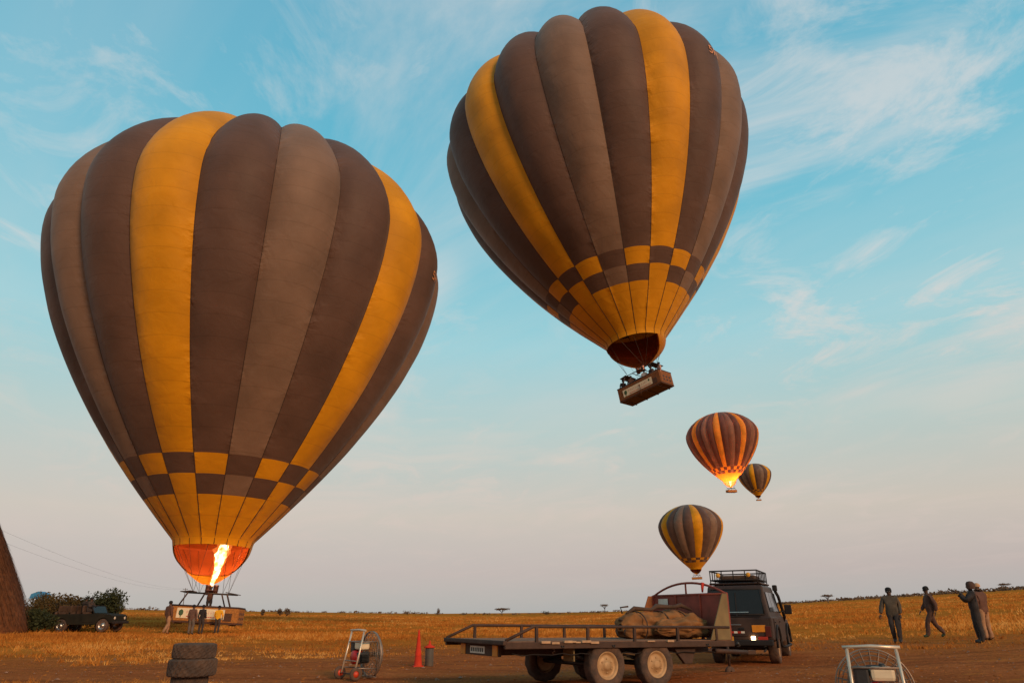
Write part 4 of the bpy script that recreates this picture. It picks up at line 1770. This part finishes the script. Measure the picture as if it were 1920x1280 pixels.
    for y, mt, nm in ((.03, GREENP, 'green_gusset'), (TWID - .06, pm('trailer_rust', (.28, .085, .025), .8, var=.3), 'rust_gusset')):
        mb = MB().prism([(x - .02, y, TZ + .02), (x - .62, y, TZ + .02), (x - .16, y, TZ + .97), (x - .02, y, TZ + .97)], (0, .025, 0), .004)
        mb.build('side_gusset', mt, t)
    # drawbar
    mb = MB()
    mb.tube([(TLEN - .1, .55, TZ - .22), (TLEN + 1.75, TWID / 2, .56)], .05, 8)
    mb.tube([(TLEN - .1, TWID - .55, TZ - .22), (TLEN + 1.75, TWID / 2, .56)], .05, 8)
    mb.box((TLEN + 1.85, TWID / 2, .56), (.28, .12, .1), None, .02)
    mb.tube([(TLEN + 1.25, TWID / 2 + .14, .75), (TLEN + 1.25, TWID / 2 + .14, .22)], .03, 8)
    mb.build('drawbar', FRAME, t)
    mb = MB().lathe([(.03, -.04), (.12, -.045), (.13, 0), (.12, .045), (.03, .04)], 18, Matrix.Translation((TLEN + 1.25, TWID / 2 + .14, .13)) @ rotx(math.pi / 2))
    mb.build('jockey_wheel', RUBBER, t)


make_trailer(TL)


# rolled envelope bag lying on the deck behind the headboard
def lumpy(name, prof, n, M, mat, amp, seed, sq=1.0, parent=None):
    hs = np.linspace(prof[0][1], prof[-1][1], 60)
    prof = [(float(np.interp(h, [p[1] for p in prof], [p[0] for p in prof])), float(h)) for h in hs]
    n = 72
    V, F = [], []
    for i, (r, h) in enumerate(prof):
        for k in range(n):
            a = 2 * math.pi * k / n
            ca, sa = math.cos(a), math.sin(a)
            q = 1 + amp * .9 * noise.noise(Vector((ca * 1.6 + seed, sa * 1.6, h * 2.2))) + amp * .4 * noise.noise(Vector((ca * 4 + seed, sa * 4, h * 5)))
            q += amp * .30 * (.3 - abs(noise.noise(Vector((ca * 2.2 + seed + 9, sa * 2.2, h * 4.5 + ca))))) + amp * .18 * (.3 - abs(noise.noise(Vector((ca * 5 + seed, sa * 5, h * 9 + sa * 2)))))
            q *= r
            V.append(M @ Vector((q * ca, max(-.8 * r, q * sa) * sq, h)))
    for i in range(len(prof) - 1):
        for k in range(n):
            a, b = i * n + k, i * n + (k + 1) % n
            F.append((a, a + n, b + n, b))
    F.append(list(range(n))[::-1])
    F.append([(len(prof) - 1) * n + k for k in range(n)])
    return raw(name, V, F, mat, parent)


Mt = Matrix.Translation((-.19, 13.66, .06)) @ rotzm(R(30)) @ roty(R(1.15))
bagp = [(.10, -1.06), (.24, -1.04), (.30, -.95), (.34, -.8), (.33, -.6), (.37, -.4), (.35, -.2), (.39, 0), (.36, .2), (.40, .4), (.37, .6), (.39, .75), (.34, .95), (.26, 1.05), (.1, 1.1)]
BG = thing('envelope_bag', 'lumpy brown canvas bag lying on the trailer in front of the red headboard', 'bag', Mt @ Vector((4.62, 1.20, TZ + .26)), R(30))
Mb = roty(math.pi / 2) @ rotzm(math.pi / 2)
lumpy('bag_body', bagp, 28, Mb, CANVAS, .40, 3.0, .82, BG)
mb = MB()
for x in (-.62, .05, .6):
    mb.tube([(x, .41 * math.cos(a), .33 * math.sin(a) + .01) for a in [2 * math.pi * k / 20 for k in range(21)]], .016, 5, cap=False)
mb.build('strap', CANVAS_D, BG)
mb = MB().tube([(-1.0 + .05 * math.sin(3 * a), .17 * math.cos(a), .17 * math.sin(a)) for a in [2 * math.pi * k / 16 for k in range(17)]], .03, 6, cap=False)
mb.tube([(-.9, .1, .3), (-.98, .05, .42), (-.8, 0, .44)], .02, 5)
mb.build('drawstring', CANVAS_D, BG)
MB().tube([(-.9, -.05, .30), (-.55, .1, .40), (-.2, -.08, .37), (.1, .1, .44), (.45, -.1, .42), (.8, .05, .46), (1.0, -.1, .35)], [.02, .05, .035, .06, .04, .055, .02], 7).build('coiled_rope', CANVAS_D, BG)
BG2 = thing('canvas_sheet', 'crumpled brown canvas heaped on top of the envelope bag', 'sheet', Mt @ Vector((5.02, .72, TZ + .235)), R(30))
lumpy('folds', [(.05, -.85), (.16, -.8), (.24, -.6), (.22, -.4), (.30, -.2), (.26, 0), (.31, .2), (.27, .35), (.22, .5), (.08, .56)], 22, Mb, CANVAS, .5, 8.0, .8, BG2)


# ================================================================== inflation fans
TUBE = pm('fan_tube', (.62, .47, .34), .35, .5, var=.12, bump=.05)
CAGE = pm('fan_cage', (.30, .22, .17), .45, .6, var=.2, dust=.4)
TANK = pm('tank_cream', (.72, .55, .36), .35, var=.1, bump=.03)
ENG_RED = pm('engine_red', (.42, .015, .012), .35, var=.12, bump=.05)
ENG_BLK = pm('engine_black', (.020, .017, .016), .5, var=.2)
HUB_RED = pm('hub_red', (.55, .05, .015), .45, var=.1)
PROP = pm('propeller_wood', (.25, .12, .05), .4, var=.2)


def make_fan(label, loc, rz):
    t = thing('inflation_fan', label, 'fan', loc, rz, 'petrol fans for inflating balloons')
    w = .31
    for s in (-1, 1):
        MB().tube([(s * w, -.30, .14), (s * w, -.20, .55), (s * (w - .01), -.10, 1.03)], .021, 8).build('frame_tube', TUBE, t)
    MB().tube([(-w - .045, -.095, 1.045), (0, -.09, 1.06), (w + .045, -.095, 1.045)], .024, 8).build('handle_bar', TUBE, t)
    mb = MB()
    for z, y in ((.40, -.235), (.80, -.15)):
        mb.tube([(-w, y, z), (w, y, z)], .015, 6)
    for s in (-1, 1):
        mb.tube([(s * w, -.27, .26), (s * w, .30, .22)], .016, 6)
        mb.tube([(s * w, -.15, .80), (s * w, .22, .80)], .016, 6)
        mb.tube([(s * w, .26, .05), (s * w, .26, .80)], .016, 6)
    mb.tube([(-w, .26, .05), (w, .26, .05)], .02, 6)
    mb.build('cradle', CAGE, t)
    MB().tube([(-w - .10, -.30, .14), (w + .10, -.30, .14)], .014, 6).build('axle', STEEL, t)
    for s in (-1, 1):
        M = Matrix.Translation((s * (w + .07), -.30, .14)) @ roty(s * math.pi / 2)
        tw = MB().lathe([(.07, -.035), (.115, -.045), (.138, -.02), (.138, .02), (.115, .045), (.07, .035)], 24, M).build('wheel', RUBBER, t)
        MB().lathe([(0, -.03), (.075, -.03), (.078, .02), (.05, .035), (.03, .06), (0, .06)], 18, M).build('rim', HUB_RED, tw)
    # engine
    mb = MB().box((0, 0, .46), (.34, .30, .24), None, .03)
    for k in range(5):
        mb.box((.21, .0, .40 + .03 * k), (.10, .20, .012))
    mb.build('engine', ENG_BLK, t)
    mb = MB().lathe([(0, -.20), (.10, -.20), (.145, -.175), (.155, -.06), (.155, .0)], 22, Matrix.Translation((-.02, 0, .47)) @ rotx(math.pi / 2) @ roty(math.pi))
    mb.build('starter_cowl', ENG_RED, t)
    mb = MB().box((.09, -.02, .72), (.30, .25, .17), None, .045)
    tk = mb.build('fuel_tank', TANK, t)
    MB().lathe([(0, .035), (.035, .035), (.04, .0)], 14, Matrix.Translation((.10, -.02, .81))).build('fuel_cap', ENG_BLK, tk)
    MB().box((-.17, -.03, .69), (.18, .22, .24), None, .03).build('air_filter', ENG_BLK, t)
    MB().lathe([(0, -.09), (.06, -.09), (.07, -.05), (.07, .05), (.06, .09), (0, .09)], 14, Matrix.Translation((.0, .13, .75)) @ roty(math.pi / 2)).build('silencer', STEEL, t)
    # ducted fan and guard
    C = Vector((0, .27, .52))
    Mx = Matrix.Translation(C) @ rotx(-math.pi / 2)
    MB().lathe([(.485, -.025), (.50, -.03), (.50, .03), (.485, .03), (.482, .0), (.485, -.025)], 48, Mx).build('fan_duct', CAGE, t)
    mb = MB()
    for yy, bulge in ((.03, .20), (-.03, -.07)):
        for r in (.10, .18, .26, .34, .41, .46):
            mb.tube([C + Vector((r * math.cos(a), yy + bulge * (1 - (r / .49) ** 2), r * math.sin(a))) for a in [2 * math.pi * k / 28 for k in range(29)]], .005, 4, cap=False)
        for k in range(24):
            a = 2 * math.pi * k / 24
            mb.tube([C + Vector((r * math.cos(a), yy + bulge * (1 - (r / .49) ** 2), r * math.sin(a))) for r in (.03, .2, .34, .43, .49)], .005, 4, cap=False)
    mb.build('guard', CAGE, t)
    mb = MB()
    for s in (-1, 1):
        mb.prism([C + Vector((s * .03, .0, .04)), C + Vector((s * .25, .02, .06)), C + Vector((s * .43, .02, .02)), C + Vector((s * .43, -.02, -.03)), C + Vector((s * .25, -.03, -.05)), C + Vector((s * .03, -.02, -.04))], (0, .025, 0), .004)
    mb.lathe([(0, -.05), (.05, -.05), (.05, .04), (0, .06)], 14, Mx)
    mb.build('propeller', PROP, t)
    return t


make_fan('wheeled petrol fan with red engine standing left of the cone', (-3.62, 17.75, gz(-3.6, 17.75)), -R(50))
make_fan('wheeled petrol fan cut off by the bottom edge at right, metal handle up', (4.49, 9.6, gz(4.5, 9.6)), -R(20)).scale = (.93, .93, .93)


# ================================================================== cone, post, tyres
CONE = pm('cone_red', (.56, .026, .010), .7, var=.15, scale=4, bump=.1, dust=.3, spec=.12)
c = thing('traffic_cone', 'tall slim red traffic cone standing behind the trailer', 'cone', (-2.76, 21.6, gz(-2.76, 21.6)), .3)
MB().lathe([(.155, .03), (.14, .06), (.105, .34), (.075, .60), (.045, .82), (.028, .96), (.02, .975), (0, .975)], 28).build('cone_body', CONE, c)
MB().box((0, 0, .018), (.36, .36, .036), None, .01).build('cone_base', CONE, c)
MB().lathe([(.112, .30), (.113, .305), (.094, .46), (.092, .465)], 28).build('sleeve', pm('cone_sleeve', (.60, .040, .018), .7, spec=.12), c)
c.scale = (.8, .8, 1)
p = thing('short_post', 'short dark grey cylinder with a red cap beside the cone', 'post', (-2.46, 21.75, gz(-2.46, 21.75)))
MB().lathe([(0, 0), (.115, 0), (.12, .03), (.12, .46), (.11, .49), (0, .49)], 24).build('cylinder', pm('post_grey', (.060, .055, .045), .6, var=.2, dust=.3), p)
MB().lathe([(.10, .485), (.155, .49), (.15, .525), (.06, .56), (.03, .60), (.02, .68), (0, .69)], 24).build('cap', CONE, p)


def tyre(label, loc, r, w, rz, tilt=0.0):
    n = 60
    mb = MB()
    pr = [(r * .55, -w * .40), (r * .60, -w * .48), (r * .78, -w * .52), (r * .92, -w * .49), (r * .985, -w * .42), (r, -w * .25), (r, -w * .05), (r, w * .05), (r, w * .25), (r * .985, w * .42), (r * .92, w * .49), (r * .78, w * .52), (r * .60, w * .48), (r * .55, w * .40), (r * .58, w * .3), (r * .80, w * .25), (r * .85, 0), (r * .80, -w * .25), (r * .58, -w * .3), (r * .55, -w * .40)]

    def mod(k, i):
        if 4 <= i <= 9:
            return .958 if ((k + (i % 3)) % 3 == 0) else 1.0
        if i in (3, 10):
            return .975 if (k % 3 == 0) else 1.0
        return 1.0
    mb.lathe(pr, n, None, mod, smooth=False)
    o = mb.build('tyre', RUBBER_OLD)
    o.location = loc
    o.rotation_euler = (tilt, 0, rz)
    return tag(o, label, 'tyre', 'stacked old tyres')


tx, ty = -5.52, 13.05
tz = gz(tx, ty)
tyre('old tyre at the very bottom of the stack by the left', (tx + .02, ty, tz + .12), .33, .23, .3)
tyre('old tyre third from the top of the stack, half cut off', (tx - .03, ty + .02, tz + .345), .30, .22, 1.0)
tyre('wide lugged old tyre, second from the top of the stack', (tx + .0, ty - .01, tz + .59), .395, .27, .5)
tyre('smoother old tyre lying on top of the stack', (tx - .01, ty + .01, tz + .845), .355, .235, 2.1, .02)


# ================================================================== open safari car, bushes and hut at the left
JP = thing('safari_car', 'dark open-topped safari car facing right at the left edge', 'car', (-28.2, 49.6, gz(-28.2, 49.6)), R(-4))


def make_jeep(t):
    # local x forward
    o = [(-2.25, .55), (-2.25, 1.12), (.55, 1.12), (.75, 1.16), (1.78, 1.08), (1.95, .98), (1.98, .55)]
    o += [(1.35 + .46 * math.cos(math.pi * k / 9), .40 + .46 * math.sin(math.pi * k / 9)) for k in range(10) if .40 + .46 * math.sin(math.pi * k / 9) > .53]
    o += [(.85, .46), (-1.0, .46)]
    o += [(-1.5 + .46 * math.cos(math.pi * k / 9), .40 + .46 * math.sin(math.pi * k / 9)) for k in range(10) if .40 + .46 * math.sin(math.pi * k / 9) > .53]
    MB().prism([(x, -.84, z) for x, z in o], (0, 1.68, 0), .03).build('body', DARKP, t)
    for x in (-1.5, 1.35):
        for s in (-1, 1):
            wheel(t, (x, s * .74, .40), .41, .26, rotzm(-math.pi / 2 if s < 0 else math.pi / 2), rim=CHROME)
    mb = MB()
    mb.tube([(.62, -.76, 1.14), (.36, -.70, 1.62), (.36, .70, 1.62), (.62, .76, 1.14)], .03, 6)
    mb.build('windscreen_frame', PLASTIC, t)
    MB().box((.49, 0, 1.38), (.012, 1.36, .46), roty(-.5)).build('windscreen', GLASS, t)
    mb = MB()
    for x in (-.6, -2.1):
        mb.tube([(x, -.78, 1.1), (x, -.74, 1.75), (x, .74, 1.75), (x, .78, 1.1)], .03, 6)
    mb.build('roll_bar', PLASTIC, t)
    for x in (0, -.85, -1.65):
        mb = MB().box((x, 0, 1.16), (.46, 1.4, .14), None, .04).box((x - .24, 0, 1.42), (.12, 1.4, .44), None, .04)
        mb.build('seat', CANVAS_D, t)
    MB().box((2.06, 0, .58), (.14, 1.7, .16), None, .03).build('front_bumper', PLASTIC, t)
    for s in (-1, 1):
        MB().lathe([(0, 0), (.09, 0), (.09, .03), (0, .04)], 14, Matrix.Translation((1.96, s * .55, .84)) @ roty(math.pi / 2)).build('headlamp', WHITEP, t)
        MB().box((.35, s * .855, .83), (.8, .02, .44), None, .008).build('door', DARKP, t)
    MB().lathe([(.05, -.12), (.33, -.12), (.38, 0), (.33, .12), (.05, .12)], 24, Matrix.Translation((-2.40, 0, .95)) @ roty(math.pi / 2)).build('spare_wheel', RUBBER, t)


make_jeep(JP)
dq = Matrix.Translation(JP.location) @ rotzm(R(-4))
SIT = dict(kl=(-.12, .42, .95), al=(-.12, .52, .55), tl=(-.12, .66, .52), kr=(.12, .42, .95), ar=(.12, .52, .55), tr=(.12, .66, .52), er=(.24, .12, 1.16), wr=(.16, .36, 1.2), el=(-.24, .12, 1.16), wl=(-.16, .36, 1.2))
person('dark-clothed driver sitting in the open safari car', dq @ Vector((.02, -.38, .40)), 94, SIT, JACKET, CHAR, CHAR, group='people in the safari car')
person('dark-clothed passenger in the back of the open safari car', dq @ Vector((-.80, .3, .42)), 94, SIT, JACKET, NAVY, NAVY, group='people in the safari car')

for x, y, w, h, mt, lb in ((-29.6, 53.0, 3.6, 3.0, LEAF_DARK, 'dark green bush rising behind the open safari car'),
                           (-31.6, 52.5, 4.2, 2.7, LEAF_DRY, 'brownish bush left of the safari car'),
                           (-34.0, 54.5, 5.0, 2.9, LEAF_DRY, 'broad dry bush between the hut and the safari car'),
                           (-30.4, 47.6, 3.0, 1.5, LEAF_DARK, 'low green bush at the rear wheel of the safari car')):
    bush('bush', lb, gp(x, y), w, h, mt, 6000, .085, 'bushes at the left', 7)
tp = MB()
tp.prism([(-1.0, 0, 0), (1.0, 0, 0), (.85, 0, .55), (0, 0, .85), (-.85, 0, .55)], (0, 1.4, 0), .04)
o = tp.build('tarpaulin', pm('blue_tarp', (.045, .22, .42), .6, var=.2, bump=.3))
o.location = (-37.6, 58.0, gz(-38, 58) + 2.1)
o.scale = (.62, .62, .62)
tag(o, 'small blue tarpaulin roof showing above the dry bushes at left', 'tarpaulin')
pl_ = MB()
for sx in (-.8, .8):
    pl_.tube([(sx, .7, -2.4), (sx, .7, .1)], .05, 6)
pl_.build('pole', BARK, o)

THATCH = pm('thatch', (.135, .046, .014), .95, var=.45, scale=5, bump=.9, bscale=30)
HX, HY = -34.6, 45.0
hut = thing('thatched_hut', 'tall brown thatched hut cut off by the left edge of the picture', 'hut', (HX, HY, gz(HX, HY)))
MB().lathe([(3.9, -.2), (3.9, .6), (3.6, 1.6)], 32, None, lambda k, i: 1 + .02 * math.sin(k * 5)).build('wall', pm('mud_wall', (.17, .075, .035), .95, var=.3, bump=.6), hut)
MB().lathe([(4.35, -.1), (4.5, .12), (4.30, .9), (3.85, 2.1), (2.55, 4.6), (1.7, 6.2), (.8, 7.8), (.2, 8.6), (0, 8.7)], 40, None, lambda k, i: 1 + .025 * math.sin(k * 7 + i)).build('roof', THATCH, hut)
V, F = [], []
for _ in range(9000):
    a = random.uniform(0, 6.283)
    u = random.random() ** .8
    z = .6 + 7.9 * u
    r = float(np.interp(z, [.12, .9, 2.1, 4.6, 6.2, 7.8, 8.7], [4.5, 4.30, 3.85, 2.55, 1.7, .8, .05])) + random.uniform(.0, .05)
    l = random.uniform(.4, 1.1)
    w = random.uniform(.012, .04)
    d = Vector((math.cos(a), math.sin(a), 0))
    s = Vector((-d.y, d.x, 0)) * w
    p0 = d * r + Vector((0, 0, z))
    p1 = d * (r + l * random.uniform(.44, .62)) + Vector((0, 0, z - l * .86)) + Vector((random.gauss(0, .03), random.gauss(0, .03), 0))
    i = len(V)
    V += [p0 - s, p0 + s, p1]
    F.append((i, i + 1, i + 2))
th = raw('thatch_straw', V, F, THATCH, hut, smooth=False)
th['kind'] = 'stuff'

# ================================================================== power line at the left
POLE = pm('pole_wood', (.11, .075, .055), .9, var=.3)


def pole(label, x, y, h):
    t = thing('power_pole', label, 'pole', gp(x, y), R(60), 'power line poles')
    MB().tube([(0, 0, -.3), (0, 0, h)], .14, 8, r_end=.09).build('post', POLE, t)
    MB().box((0, 0, h - .4), (1.8, .1, .12)).build('crossarm', POLE, t)
    for s in (-.8, .8):
        MB().lathe([(0, .0), (.05, .0), (.06, .06), (.03, .14), (0, .15)], 10, Matrix.Translation((s, 0, h - .34))).build('insulator', PLASTIC, t)
    return Vector(t.location) + Vector((0, 0, h - .2)), t


A, B = (-56, 66, 11.2), (-112, 250, 8)
ta, _ = pole('wooden power pole out at the far left', *A)
tb, _ = pole('small wooden power pole far behind the grounded basket', *B)
for dx, dz, lb in ((.7, .0, 'upper thin power cable sloping down behind the lit balloon'), (-.7, -.75, 'lower thin power cable sloping down behind the lit balloon')):
    a = ta + Vector((dx, 0, dz))
    b = tb + Vector((dx, 0, dz * .3))
    pts = [a.lerp(b, k / 24) - Vector((0, 0, 2.2 * 4 * (k / 24) * (1 - k / 24))) for k in range(25)]
    o = MB().tube(pts, .009, 4).build('power_cable', STEEL)
    tag(o, lb, 'cable', 'power cables at the left')
